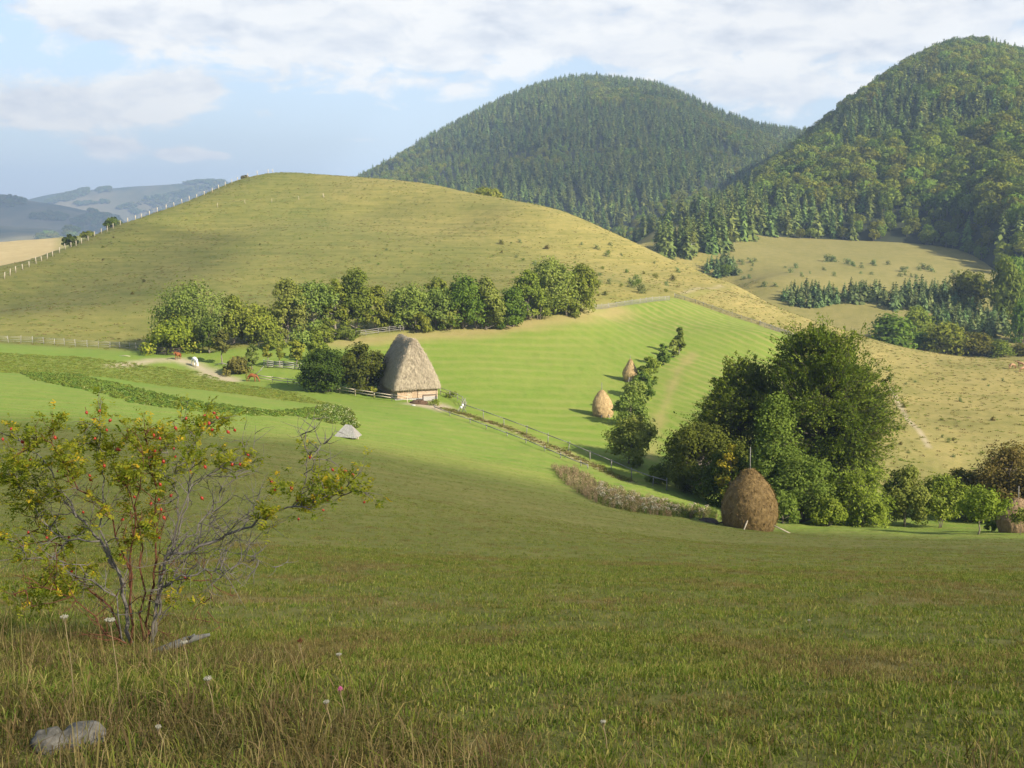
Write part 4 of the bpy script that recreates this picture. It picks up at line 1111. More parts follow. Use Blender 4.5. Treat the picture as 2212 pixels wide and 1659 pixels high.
# thatch: rounded hip roof lofted from eaves to a short curved ridge
NA, NT_ = 120, 46; vs = []
ev = .55; z_e, z_r = WH - .35, WH + 6.75
def ring(t):
    hx = (HX + ev) * (1 - t) ** .88 + .30; y0 = -ev + t ** 1.12 * 1.5; y1 = LEN + ev - t ** 1.1 * 2.6
    bul = .22 * math.sin(math.pi * t ** .8)
    return hx + bul, y0 - bul * .6, y1 + bul * .6
for j in range(NT_):
    t = j / (NT_ - 1); hx, y0, y1 = ring(t); cy0, hy = (y0 + y1) / 2, (y1 - y0) / 2
    zz = z_e + (z_r - z_e) * t
    for i in range(NA):
        a = 2 * math.pi * i / NA; c, s = math.cos(a), math.sin(a); n_ = 14 - 8 * t
        q = (abs(c) ** n_ + abs(s) ** n_) ** (-1 / n_)
        x, y = hx * c * q, cy0 + hy * s * q
        sag = -.16 * math.sin(math.pi * max(0, min(1, (y - y0) / (y1 - y0 + 1e-6)))) * t ** 6
        vs.append((x, y, zz + sag + (-.14 * abs(c * s) if t < .1 else 0)))
vs = np.array(vs)
nzz = (vnoise(vs[:, 0] * 3 + vs[:, 1] * 2.2, vs[:, 2] * 2 + vs[:, 1], 1.0, 4, 4) - .5)
cc_ = np.array([0, LEN / 2, 0]); dv = unit((vs - cc_) * [1, .6, 0] + [0, 0, .3]); vs = vs + dv * (nzz * .30)[:, None]
lo_in = vs[:NA] * 1.0; lo_in = np.stack([lo_in[:, 0] * .82, (lo_in[:, 1] - LEN / 2) * .88 + LEN / 2, lo_in[:, 2] - .18], 1)
top = np.array([[0, (ring(1)[1] + ring(1)[2]) / 2, z_r - .12]])
allv = np.vstack([vs, lo_in, top]); F_ = []
for j in range(NT_ - 1):
    for i in range(NA):
        F_.append([j * NA + i, j * NA + (i + 1) % NA, (j + 1) * NA + (i + 1) % NA, (j + 1) * NA + i])
b0 = NT_ * NA
for i in range(NA): F_.append([i, b0 + i, b0 + (i + 1) % NA, (i + 1) % NA])
for i in range(NA): F_.append([(NT_ - 1) * NA + i, (NT_ - 1) * NA + (i + 1) % NA, b0 + NA])
roof = link_mesh('roof', np_mesh('roof', allv, F_, [M_THATCH], smooth=True), barn)
# loose straw ends combed down the slopes, hanging at the eaves
n_ = 9000; jj = gB.integers(0, NT_ - 1, n_); ii = gB.integers(0, NA, n_)
P_ = vs[jj * NA + ii] + gB.normal(size=(n_, 3)) * .07; dn = unit(vs[jj * NA + ii] - vs[(jj + 1) * NA + ii])
nrm = unit(dv[jj * NA + ii] + [0, 0, .25] + gB.normal(size=(n_, 3)) * .18)
Fs = Foliage(); v_, f_2 = leaf_quads(gB, P_ + nrm * .02, nrm, gB.uniform(.08, .18, n_), .18, unit(dn + gB.normal(size=(n_, 3)) * .18)); Fs.add(v_, f_2, np.clip(gB.normal(.5, .25, n_), 0, 1))
link_mesh('straw_fringe', Fs.mesh('straw_fringe', M_STRAW), roof)

# ------------------------------------------------------------------ haystacks
def hay_mats(name, a, b): return simple_mat(name, a, b, 3.2, stretch=(1, 1, .7), bump=1, bd=.15, detail=8), leaf_mat(name + '_strands', a, b, trans=.12, vary=0)
HAY_BROWN = hay_mats('brown_hay', (.115, .072, .026), (.29, .195, .075)); HAY_GOLD = hay_mats('golden_hay', (.27, .185, .085), (.47, .34, .165))
HAY_DARK = hay_mats('rotting_hay', (.035, .028, .022), (.085, .065, .05)); HAY_MID = hay_mats('faded_hay', (.16, .105, .055), (.32, .22, .12))
def haystack(u, vb, vt, wpx, vpole, label, mats, D=None, seed=1, props=(), prof=None, strands=2600):
    g = np.random.default_rng(seed); p, h, w = base_size(u, vb, vt, wpx, D)
    root = empty('haystack', tuple(p), 0, label, 'haystack', 'haystacks on pole frames')
    NA, NT = 56, 34; vs = []
    pr = prof or [(0, .86), (.10, .95), (.25, 1.0), (.42, .97), (.60, .84), (.76, .62), (.89, .38), (.96, .22), (1, .06)]
    ph = g.uniform(0, 6.28, 6); lean_ = g.normal(size=2) * .02 * h
    for j in range(NT):
        t = j / (NT - 1); r0 = np.interp(t, [q[0] for q in pr], [q[1] for q in pr]) * w / 2
        for i in range(NA):
            a = 2 * math.pi * i / NA
            r = r0 * (1 + .03 * math.sin(2 * a + ph[0]) + .03 * math.sin(3 * a + ph[1] + t * 3))
            vs.append((r * math.cos(a) + lean_[0] * t, r * math.sin(a) + lean_[1] * t, h * t - .1 * (j == 0)))
    vs = np.array(vs); nz = vnoise(np.arctan2(vs[:, 1], vs[:, 0]) * w * 1.5, vs[:, 2] * 2, .6, seed, 3) - .5
    dv = unit(vs * [1, 1, .0] + [0, 0, .15 * h * .1]); vs += dv * (nz * .16)[:, None]
    F_ = [[j * NA + i, j * NA + (i + 1) % NA, (j + 1) * NA + (i + 1) % NA, (j + 1) * NA + i] for j in range(NT - 1) for i in range(NA)]
    F_.append([(NT - 1) * NA + i for i in range(NA)])
    hay = link_mesh('hay', np_mesh('hay', vs, F_, [mats[0]], smooth=True), root)
    ii = g.integers(0, len(vs) - NA, strands); dn = unit(vs[ii] - vs[ii + NA])
    nrm = unit(dv[ii] + [0, 0, .35] + g.normal(size=(strands, 3)) * .6)
    Fs = Foliage(); v_, f_ = leaf_quads(g, vs[ii] + g.normal(size=(strands, 3)) * .05 * h / 4, nrm, g.uniform(.05, .16, strands) * h / 4, .14, unit(dn + g.normal(size=(strands, 3)) * .55)); Fs.add(v_, f_, np.clip(g.normal(.5, .28, strands), 0, 1))
    link_mesh('hay_strands', Fs.mesh('hay_strands', mats[1]), hay)
    if vpole is not None:
        hp = h * (vb - vpole) / (vb - vt); b = MB(); b.tube([(lean_[0], lean_[1], h * .9), (lean_[0] - .04, lean_[1], hp)], [.05, .032], 7); b.build('pole', M_GREYWOOD, root)
    for (x0, y0, x1, y1, z1, m) in props:
        b = MB(); q0 = np.array([x0 * w, y0 * w]); zz = gz(p[0] + q0[0], p[1] + q0[1]) - p[2] - .05
        b.tube([(q0[0], q0[1], zz), (x1 * w, y1 * w, z1 * h)], .055, 6); b.build('prop', m, root)
    return root
haystack(1618, 1149, 1011, 118, 962, 'tall brown haystack with a long bare pole on the near meadow', HAY_BROWN, 86, 1, [(-.24, -.66, -.13, -.46, .26, M_PALEWOOD), (.68, -.30, .36, -.26, .13, M_PALEWOOD), (-.62, .05, -.45, .02, .12, M_DARKWOOD)], strands=5200)
haystack(2196, 1153, 1074, 82, 1048, 'faded brown haystack with a pole, cut by the right edge', HAY_MID, 90, 2, [(.12, -.62, .05, -.47, .28, M_PALEWOOD)])
haystack(1302, 900, 842, 45, 826, 'golden haystack in the mown field, nearer the fence', HAY_GOLD, None, 3, [(-.12, -.58, -.08, -.46, .14, M_WHITEWOOD), (.3, -.5, .25, -.36, .14, M_GREYWOOD)])
haystack(1362, 823, 775, 35, 768, 'small pointed golden haystack in the field, beyond the other golden one', HAY_GOLD, None, 4, [(-.2, -.62, -.12, -.44, .22, M_WHITEWOOD), (-.05, -.66, 0, -.5, .2, M_WHITEWOOD)],
         prof=[(0, .72), (.12, .86), (.28, 1.0), (.42, .95), (.6, .70), (.78, .40), (.9, .22), (1, .03)])
p, h, w_ = base_size(1530, 1137, 1122, 46, 88)
r_ = haystack(1530, 1137, 1120, 46, None, 'low dark mound of rotting hay left of the large haystack', HAY_DARK, 88, 5, prof=[(0, 1.0), (.25, .95), (.5, .82), (.75, .58), (.92, .28), (1, .05)], strands=900)
r_['category'] = 'hay mound'; r_.name = 'hay_mound'; del r_['group']

# ------------------------------------------------------------------ fences
def along(pts, step, jit=0.0, g=random):
    pts = [np.asarray(q) for q in pts]; out = []; carry = 0.0
    for a, b in zip(pts[:-1], pts[1:]):
        L = np.linalg.norm((b - a)[:2]); s = carry
        while s < L:
            t = s / L; q = a + (b - a) * t + np.array([g.uniform(-jit, jit), g.uniform(-jit, jit), 0]); q[2] = gz(q[0], q[1]); out.append(q); s += step * (1 + g.uniform(-.12, .12))
        carry = s - L
    e = pts[-1].copy(); e[2] = gz(e[0], e[1]); out.append(e)
    return out
def fence(name, label, pts, step, h, mat, rails, rail_r=.045, post_r=.06, cat='fence', boards=None, tilt=.06, group=None, solo_posts=True, wire=None):
    """posts and the rails (or boards) between them; every post is a part"""
    q = along(pts, step, .05); o = q[0]
    root = empty(name, tuple(o), 0, label, cat, group)
    tops = []
    for c in q:
        d = c - o; hh = h * random.uniform(.88, 1.12); tx, ty = random.gauss(0, tilt), random.gauss(0, tilt)
        b = MB(); b.tube([(d[0], d[1], d[2] - .15), (d[0] + tx * hh, d[1] + ty * hh, d[2] + hh)], [post_r, post_r * .85], 6)
        b.build('post', mat, root)
    for k, rz in enumerate(rails):
        b = MB()
        for a, c in zip(q[:-1], q[1:]):
            da, dc = a - o, c - o
            sa, sc = random.uniform(-.03, .03), random.uniform(-.03, .03)
            n = np.array([-(c - a)[1], (c - a)[0]]); n = n / (np.linalg.norm(n) + 1e-6) * (post_r + rail_r) * -1
            if wire: b.tube([(da[0], da[1], da[2] + rz * h), (dc[0], dc[1], dc[2] + rz * h)], rail_r, 3, cap=False)
            else: b.tube([(da[0] + n[0], da[1] + n[1], da[2] + rz * h + sa), (dc[0] + n[0], dc[1] + n[1], dc[2] + rz * h + sc)], [rail_r, rail_r * .8], 5)
        b.build('wire' if wire else 'rail', wire or mat, root)
    if boards:
        bw, gap, bm = boards; b = MB()
        for a, c in zip(q[:-1], q[1:]):
            L = np.linalg.norm((c - a)[:2]); n = max(1, int(L / (bw + gap)))
            for i in range(n):
                t = (i + .5) / n; d = a + (c - a) * t - o; d[2] = gz(o[0] + d[0], o[1] + d[1]) - o[2]
                ang = math.atan2((c - a)[1], (c - a)[0]); hh = h * random.uniform(.86, 1.0)
                off = np.array([math.sin(ang), -math.cos(ang)]) * (post_r + .1)
                b.box((d[0] + off[0], d[1] + off[1], d[2] + hh / 2 + .03), (bw, .025, hh), Matrix.Rotation(ang, 3, 'Z') @ Matrix.Rotation(random.gauss(0, .02), 3, 'Y'))
        b.build('board', bm, root)['kind'] = 'stuff'
    return root
M_WIRE = simple_mat('rusty_wire', (.25, .22, .19), (.36, .33, .30), 3, bump=0)
fence('post_fence', 'fence of thin pale posts and rails running in from the left edge below the hill', spots([(-120, 735), (0, 739), (80, 742), (180, 749), (270, 753), (306, 757)]), 2.2, 1.25, M_WHITEWOOD, (.25, .5, .75, .92), .022, .055)
fence('rail_fence', 'dark old rail fence under the yellow-dotted bush by the path', spots([(306, 762), (345, 767), (388, 769)]), 2.4, 1.35, M_DARKWOOD, (.15, .35, .55, .75, .95), .06, .07)
fence('rail_fence', 'long pale two-rail fence from the grazing horse down to the barn', spots([(556, 823), (622, 831), (690, 841), (760, 853), (820, 863), (880, 871)]), 3.6, .95, M_PALEWOOD, (.55, .95), .075, .06)
fence('rail_fence', 'low grey rails on the meadow side from the barn yard along the dirt edge', spots([(940, 885), (978, 900), (1021, 914), (1080, 936), (1131, 954), (1200, 984), (1270, 1012)]), 4.2, .55, M_GREYWOOD, (.75,), .06, .06)
fence('rail_fence', 'thin grey pole fence on the field side from the yard down to the big trees', spots([(1000, 888), (1050, 906), (1100, 924), (1158, 946), (1212, 968), (1275, 994), (1330, 1018), (1400, 1048), (1440, 1064, 108)]), 4.6, 1.15, M_GREYWOOD, (.9,), .055, .055)
fence('rail_fence', 'crooked grey pole fence curving behind the barn yard', spots([(952, 852), (982, 862), (1000, 872), (1006, 880)]), 2.6, 1.1, M_GREYWOOD, (.45, .9), .045, .055)
fence('slatted_fence', 'pale four-rail fence in the orchard left of the barn bushes', spots([(570, 793), (600, 795), (635, 798), (664, 801)]), 1.9, 1.15, M_WHITEWOOD, (.2, .45, .7, .95), .055, .06)
fence('rail_fence', 'weathered rail fence at the feet of the tree row above the barn', spots([(560, 752), (640, 744), (722, 733), (780, 727), (830, 720), (872, 715)]), 2.6, 1.15, M_GREYWOOD, (.35, .65, .95), .055, .065)
fence('board_fence', 'pale grey board fence along the top edge of the mown field', spots([(1286, 668), (1330, 663), (1375, 657), (1446, 649)]), 2.4, 1.15, M_WHITEWOOD, (.8,), .04, .06, boards=(.10, .2, M_GREYWOOD))
fence('board_fence', 'brownish grey paling fence between the mown field and the right pasture', spots([(1458, 643), (1500, 655), (1560, 676), (1640, 702), (1668, 712), (1712, 729)]), 2.6, 1.05, M_WHITEWOOD, (.8,), .04, .07, boards=(.09, .18, M_GREYWOOD))
cr = [(-60, 622), (0, 602), (32, 590), (115, 550), (176, 523), (251, 493), (321, 469), (421, 434), (515, 403), (560, 390), (590, 381)]
def on_crest(u, v, k=.985):
    D = np.interp(u, crest_u, [c[2] for c in CREST]) * k; p = at(u, v, D); p[2] = gz(p[0], p[1]); return p
fence('wire_fence', 'wire fence of small pale posts climbing the left skyline of the grassy hill', [on_crest(u, v) for u, v in cr], 5.0, 1.75, M_PALEWOOD, (.55, .95), .016, .15, wire=M_WIRE)
fence('wire_fence', 'few scattered pale posts of a wire fence crossing the upper grassy hill', spots([(470, 447), (501, 443), (534, 440), (600, 436), (660, 430), (700, 426)]), 9.5, 1.5, M_PALEWOOD, (.9,), .010, .09, wire=M_WIRE)

# ------------------------------------------------------------------ things in the yard and on the meadow
p = spot(928, 867); r_ = empty('feeding_rack', tuple(p), .25, 'dark trestle frame with a white board against the front of the barn', 'rack')
b = MB(); b.beam((-1.0, 0, .92), (1.0, 0, .92), .13, .13); b.build('top_rail', M_DARKWOOD, r_)
for s in (-1, 1):
    b = MB(); b.beam((s * .95, 0, -.2), (s * .95, 0, .855), .16, .16); b.build('leg', M_DARKWOOD, r_)
b = MB(); b.box((0, .06, .42), (1.70, .05, .62)); b.build('board', M_WHITEWOOD, r_)
p = spot(905, 873)
def lump(name, size, seed, mat, nu=28, nv=14, rough=.18, cut=-.25):
    g = np.random.default_rng(seed); vs = []; k = g.normal(size=(7, 3)) * 2.2; ph = g.uniform(0, 6.28, 7)
    for j in range(nv + 1):
        el = -math.pi / 2 + math.pi * j / nv
        for i in range(nu):
            a = 2 * math.pi * i / nu; d = np.array([math.cos(el) * math.cos(a), math.cos(el) * math.sin(a), math.sin(el)])
            r = 1 + rough * sum(math.sin(k[q] @ d * (1 + .35 * q) + ph[q]) / (1.4 + q * .5) for q in range(7)) * .55
            v = d * r * np.array(size); v[2] = max(v[2], cut * size[2]); vs.append(v)
    F_ = [[j * nu + i, j * nu + (i + 1) % nu, (j + 1) * nu + (i + 1) % nu, (j + 1) * nu + i] for j in range(nv) for i in range(nu)]
    return np_mesh(name, vs, F_, [mat], smooth=True)
tag(link_mesh('dung_heap', lump('dung_heap', (1.25, .9, .55), 5, M_SOIL, rough=.35), None, tuple(p)), 'brown dung heap in front of the barn wall', 'heap')
p = spot(999, 890); r_ = empty('pole_gate', tuple(p), .5, 'tangle of crossed bleached poles with white pails at the corner of the yard', 'gate')
for (a, c) in [((-.6, 0, -.1), (.55, .1, 1.9)), ((.6, .1, -.1), (-.3, 0, 1.6)), ((.1, .2, 0), (.75, .15, 1.35)), ((-.9, -.2, -.1), (-.25, .1, .9))]:
    b = MB(); b.tube([a, c], [.05, .035], 6); b.build('pole', M_GREYWOOD, r_)
for (x, y, z) in [((-.02), -.12, .82), (-.22, -.1, .52)]:
    b = MB(); b.tube([(x, y, z), (x, y, z + .28)], [.12, .15], 10); b.build('pail', simple_mat('enamel', (.75, .75, .73), (.82, .82, .80), 3, bump=0, rough=.4), r_)
tag(link_mesh('boulder', lump('boulder', (.35, .3, .22), 15, M_STONE), None, tuple(spot(893, 877))), 'small white stone beside the dung heap', 'stone')
for i, (u, v, k, lb) in enumerate([(940, 876, 12, 'low green weeds between the dung heap and the stony yard'), (975, 858, 14, 'weeds growing along the crooked fence behind the yard')]):
    p = spot(u, v); F, W = grow(950 + i, .8, 2.4, 'bush', trunk=.02, clumps=k, leaves=40, leaf=.09, csize=.22, stems=4); tree_thing('weed_clump', lb, 'weeds', p, F, W, lm('green'), M_BARK)
# hipped board cover on stub feet
p = spot(752, 946); r_ = empty('wooden_cover', tuple(p), -.28, 'low grey hipped board cover lying on the mown meadow', 'wooden cover')
vs = [(-1.15, -.75, .22), (1.15, -.75, .16), (1.05, .9, .16), (-1.05, .9, .22), (-.30, .15, 1.30), (.32, .15, 1.24)]
def slab(vs, idx, th, mat, name, n=7):
    a, b_, c, d = [np.array(vs[i]) for i in idx]; m = MB(); nn = unit(np.cross(b_ - a, d - a)); 
    for i in range(n):
        t0, t1 = i / n + .008, (i + 1) / n - .008; lift = nn * (.012 * (i % 2) + random.uniform(0, .012))
        q = [a + (b_ - a) * t0, a + (b_ - a) * t1, d + (c - d) * t1, d + (c - d) * t0]
        q = [x + lift for x in q]
        m.add([*q, *[x - nn * th for x in q]], [(0, 1, 2, 3), (7, 6, 5, 4), (0, 4, 5, 1), (1, 5, 6, 2), (2, 6, 7, 3), (3, 7, 4, 0)])
    m.build(name, mat, r_)
M_BOARD = simple_mat('sun_bleached_boards', (.23, .22, .20), (.36, .35, .32), 4, stretch=(2, 2, 2))
slab(vs, (0, 1, 5, 4), .03, M_BOARD, 'front_boards', 10); slab(vs, (2, 3, 4, 5), .03, M_GREYWOOD, 'back_boards', 10)
slab(vs, (3, 0, 4, 4), .03, M_BOARD, 'end_boards', 6); slab(vs, (1, 2, 5, 5), .03, M_GREYWOOD, 'end_boards', 6)
for x, y in ((-.7, -.55), (.75, -.55), (-.7, .7), (.7, .7)):
    b = MB(); b.box((x, y, .05), (.14, .14, .5)); b.build('foot', M_PALEWOOD, r_)
# little hut half hidden by the big trees
p = spot(1532, 925, 133); r_ = empty('shed', tuple(p), .35, 'little timber shed with a pale roof peeping out left of the big trees', 'shed')
b = MB(); b.box((0, 0, .9), (3.0, 2.6, 2.2)); b.build('wall', M_PLANK, r_)
b = MB()
for s in (-1, 1): b.beam((s * .82, -1.65, 2.42), (s * .82, 1.65, 2.42), .04, .04)
b.add([(-1.8, -1.7, 1.85), (-1.8, 1.7, 1.85), (0, 1.7, 3.0), (0, -1.7, 3.0), (1.8, -1.7, 1.85), (1.8, 1.7, 1.85), (-1.8, -1.7, 1.79), (-1.8, 1.7, 1.79), (0, 1.7, 2.93), (0, -1.7, 2.93), (1.8, -1.7, 1.79), (1.8, 1.7, 1.79)],
      [(0, 3, 2, 1), (3, 4, 5, 2), (6, 7, 8, 9), (9, 8, 11, 10), (0, 1, 7, 6), (4, 10, 11, 5), (0, 6, 9, 3), (3, 9, 10, 4), (1, 2, 8, 7), (2, 5, 11, 8)])
b.build('roof', M_WHITEWOOD, r_)
# a dead stick leaning up behind the grazing horse
b = MB(); b.tube([(-.9, 0, -.05), (.1, 0, .8), (.75, .1, 1.55)], [.07, .06, .03], 6); b.tube([(.1, 0, .8), (.5, 0, .95)], [.04, .015], 5)
tag(b.build('dead_branch', M_GREYWOOD, None, tuple(spot(560, 812))), 'bare grey branch sticking up behind the grazing brown horse', 'branch')
b = MB(); b.tube([(-1.2, .4, .05), (.2, 0, .45), (1.6, -.3, .08)], [.06, .07, .05], 6)
tag(b.build('fallen_pole', M_GREYWOOD, None, tuple(spot(478, 790))), 'fallen grey pole in the grass by the olive sapling', 'pole')
b = MB(); b.tube([(-1.0, .2, .05), (.2, 0, .15), (1.1, -.2, .05)], [.05, .06, .05], 6)
tag(b.build('fallen_pole', M_PALEWOOD, None, tuple(spot(268, 770))), 'pale pole lying in rough grass below the dark rail fence', 'pole')

# ------------------------------------------------------------------ animals
def skinned(name, verts, edges, radii, mat, lv=2):
    """one continuous body grown round a jointed skeleton"""
    me = bpy.data.meshes.new(name); me.from_pydata(verts, edges, []); o = bpy.data.objects.new(name, me); COL.objects.link(o)
    sk = o.modifiers.new('skin', 'SKIN'); sk.use_smooth_shade = True
    for i, r in enumerate(radii):
        sv = me.skin_vertices[0].data[i]; sv.radius = r if hasattr(r, '__len__') else (r, r); sv.use_root = (i == 0)
    o.modifiers.new('sub', 'SUBSURF').levels = lv
    dg = bpy.context.evaluated_depsgraph_get(); me2 = bpy.data.meshes.new_from_object(o.evaluated_get(dg))
    bpy.data.objects.remove(o); bpy.data.meshes.remove(me)
    me2.name = name; me2.materials.clear(); me2.materials.append(mat); return me2
def quadruped(kind, p, rz, label, coat, dark, group=None, head='graze', s=1.0, cow=False):
    root = empty(kind, (p[0], p[1], p[2] - .02), rz, label, kind, group); root.scale = (s, s, s)
    # x forward, y left; pelvis first
    V = [(-.62, 0, 1.12), (-.30, 0, 1.10), (.05, 0, 1.08), (.42, 0, 1.13)]; Rr = [(.25, .30), (.30, .33), (.31, .33), (.27, .32)]; E = [(0, 1), (1, 2), (2, 3)]
    def chain(start, pts, rad):
        pr = start
        for q, r in zip(pts, rad): V.append(q); Rr.append(r); E.append((pr, len(V) - 1)); pr = len(V) - 1
        return pr
    if head == 'graze': chain(3, [(.72, 0, .98), (.98, 0, .62), (1.10, 0, .36), (1.16, 0, .16), (1.20, 0, .03)], [(.20, .15), (.14, .11), (.12, .11), (.10, .085), (.07, .065)])
    else: chain(3, [(.72, 0, 1.34), (.98, 0, 1.50), (1.16, 0, 1.46), (1.34, 0, 1.28), (1.46, 0, 1.16)], [(.19, .15), (.13, .11), (.13, .11), (.10, .085), (.07, .065)])
    hl = .9 if not cow else .8
    for sd in (-1, 1):
        y = .17 * sd; dx = .10 * sd
        chain(0, [(-.60 , y, .86), (-.48 + dx, y * 1.05, .66), (-.74 + dx, y, .44), (-.68 + dx, y, .16), (-.62 + dx, y, .02)], [(.17, .13), (.11, .09), (.062, .055), (.045, .045), (.06, .055)])
        chain(3, [(.44, y, .86), (.42 - dx, y, .62), (.44 - dx, y, .40), (.44 - dx, y, .16), (.47 - dx, y, .02)], [(.14, .11), (.09, .08), (.06, .055), (.043, .043), (.058, .055)])
    link_mesh('body', skinned('body', V, E, Rr, coat), root)
    b = MB()
    b.tube([(-.84, 0, 1.18), (-.98, 0, 1.02), (-1.0, .02, .72), (-.96, .03, .45)], [.05, .06 if not cow else .035, .07 if not cow else .03, .02 if not cow else .05], 7); b.build('tail', dark, root)
    if not cow:
        b = MB(); N_ = [(.50, 1.38), (.72, 1.18), (.92, .84), (1.03, .55)] if head == 'graze' else [(.52, 1.40), (.72, 1.55), (.92, 1.68), (1.05, 1.62)]
        b.tube([(x, .05, z - .03) for x, z in N_], [.05, .07, .07, .04], 6); b.build('mane', dark, root)
    hx, hz = (1.0, .56) if head == 'graze' else (1.02, 1.62)
    for sd in (-1, 1):
        b = MB(); b.tube([(hx, .07 * sd, hz), (hx - .03, .12 * sd, hz + .13)] if not cow else [(hx, .09 * sd, hz), (hx - .02, .26 * sd, hz + .02)], [.035, .008], 6); b.build('ear', coat, root)
    return root
M_BAY = simple_mat('chestnut_coat', (.17, .055, .018), (.26, .095, .032), 3, rough=.6, bump=0); M_WHITE = simple_mat('white_coat', (.70, .69, .66), (.82, .81, .79), 2, rough=.7, bump=0)
M_MANE = simple_mat('dark_hair', (.06, .022, .010), (.11, .045, .02), 5, bump=0); M_WMANE = simple_mat('pale_hair', (.55, .53, .48), (.7, .68, .63), 5, bump=0)
M_COW = simple_mat('tan_coat', (.27, .15, .075), (.38, .23, .12), 3, rough=.7, bump=0)
HG = 'horses on the path and meadow'
quadruped('horse', spot(545, 825), R(-8), 'chestnut horse grazing on the meadow by the start of the pale two-rail fence', M_BAY, M_MANE, HG)
quadruped('horse', spot(421, 790), R(-52), 'white horse standing with lowered head on the dirt path', M_WHITE, M_WMANE, HG, s=1.08)
quadruped('horse', spot(385, 777), R(-105), 'chestnut horse on the path under the yellow-dotted bush', M_BAY, M_MANE, HG, head='up', s=.92)
CG = 'tan cows at the right edge'
quadruped('cow', spot(2186, 797), R(20), 'tan cow grazing near the right edge on the pasture ridge', M_COW, M_COW, CG, cow=True, s=.92)
quadruped('cow', spot(2205, 794), R(150), 'tan cow farther right, at the very edge by the valley trees', M_COW, M_WMANE, CG, cow=True, s=.9, head='up')
quadruped('cow', spot(2209, 803), R(200), 'tan cow lowest of those at the right edge', M_COW, M_COW, CG, cow=True, s=.8)
# ------------------------------------------------------------------ unseen clouds added overhead only to shade parts of the land
def shade_cloud_mat(name, cover):
    m, nt = new_mat(name); N = NT(nt)
    d = N.n('ShaderNodeBsdfDiffuse'); d.inputs[0].default_value = (.9, .9, .9, 1)
    t = N.n('ShaderNodeBsdfTransparent'); mx = N.n('ShaderNodeMixShader'); mx.inputs[0].default_value = cover
    N.l(t.outputs[0], mx.inputs[1]); N.l(d.outputs[0], mx.inputs[2]); N.out(mx.outputs[0]); return m
def shade_cloud(name, outline, height_t, thick, cover, sun, seed, lob=.12):
    """a flat-bottomed cloud in the sun's way: outline = the ground points its shade reaches, each carried up along the sunbeam"""
    g = np.random.default_rng(seed)
    pts = np.array([np.asarray(p) + np.array(sun) * height_t for p in outline]); zc = pts[:, 2].mean()
    # slide every point along the beam on to one level
    pts = np.array([p + np.array(sun) * ((zc - p[2]) / sun[2]) for p in pts])
    n = 160; L = np.concatenate([[0], np.cumsum(np.linalg.norm(np.diff(np.vstack([pts, pts[:1]]), axis=0)[:, :2], axis=1))]); q = np.linspace(0, L[-1], n, endpoint=False)
    ex = np.vstack([pts, pts[:1]]); px, py = np.interp(q, L, ex[:, 0]), np.interp(q, L, ex[:, 1]); c = np.array([px.mean(), py.mean()])
    size = np.hypot(px - c[0], py - c[1]).mean()
    k = 1 + lob * (vnoise(px, py, size * .22, seed, 3) - .5)
    px, py = c[0] + (px - c[0]) * k, c[1] + (py - c[1]) * k
    V, F = [], []; rings = [(0.0, 1.0), (.25, 1.0), (.55, .93), (.8, .78), (.95, .5), (1.0, .2)]
    for h_, s_ in rings:
        for i in range(n):
            x, y = c[0] + (px[i] - c[0]) * s_, c[1] + (py[i] - c[1]) * s_
            b = vnoise(np.array([x]), np.array([y]), size * .25, seed + 1, 3)[0]
            V.append((x, y, zc + thick * h_ * (.6 + .8 * b)))
    m = len(rings); F = [[j * n + i, j * n + (i + 1) % n, (j + 1) * n + (i + 1) % n, (j + 1) * n + i] for j in range(m - 1) for i in range(n)]
    F += [[i for i in range(n)][::-1], [(m - 1) * n + i for i in range(n)]]
    o = link_mesh(name, np_mesh(name, V, F, [shade_cloud_mat(name + '_vapour', cover)], smooth=True)); return tag(o, kind='structure')
FRONT_SHADE = .31
def MID_P(u, v, D): return at(u, v, D)
SUN_EL = R(31); _sh = np.array([-0.80, 0.60]); 
SUNV = (-_sh[0] * math.cos(SUN_EL), -_sh[1] * math.cos(SUN_EL), math.sin(SUN_EL))
shade_cloud('shade_cloud', [spot(-900, 1010, 48), spot(-200, 985, 55), spot(300, 1000, 57), spot(700, 1035, 63), spot(1106, 1088, 64), spot(1400, 1130, 69), spot(1700, 1160, 73), spot(2212, 1170, 70), spot(2900, 1175, 70), np.array([90, 20, -18]), np.array([70, -60, -10]), np.array([-70, -60, 0]), np.array([-90, 10, -10])], 900, 40, FRONT_SHADE, SUNV, 3, .02)  # out of view, added to darken the near meadow
shade_cloud('shade_cloud', [spot(-900, 690, 215), spot(0, 690, 232), spot(330, 668, 250), spot(430, 610, 287), spot(520, 540, 335), spot(480, 500, 370), spot(350, 520, 365), spot(220, 545, 345), spot(120, 560, 330), spot(0, 612, 292), spot(-900, 640, 250)], 1300, 60, .20, SUNV, 5, .3)
shade_cloud('shade_cloud', [np.array([-3400, 3900, 0]), np.array([-1500, 4100, 0]), np.array([-1150, 4700, 60]), np.array([-900, 4600, 60]), np.array([-700, 3300, 0]), np.array([-900, 2600, -60]), np.array([-1100, 1750, -100]), np.array([-2600, 1500, -100]), np.array([-3800, 2500, 0])], 3200, 200, .55, SUNV, 7, .2)
shade_cloud('shade_cloud', [MID_P(1050, 400, 1200), MID_P(1250, 385, 1250), MID_P(1450, 330, 1500), MID_P(1620, 300, 1600), MID_P(1640, 340, 1300), MID_P(1500, 400, 950), MID_P(1350, 430, 900), MID_P(1150, 430, 1000)], 3000, 120, .22, SUNV, 9, .3)
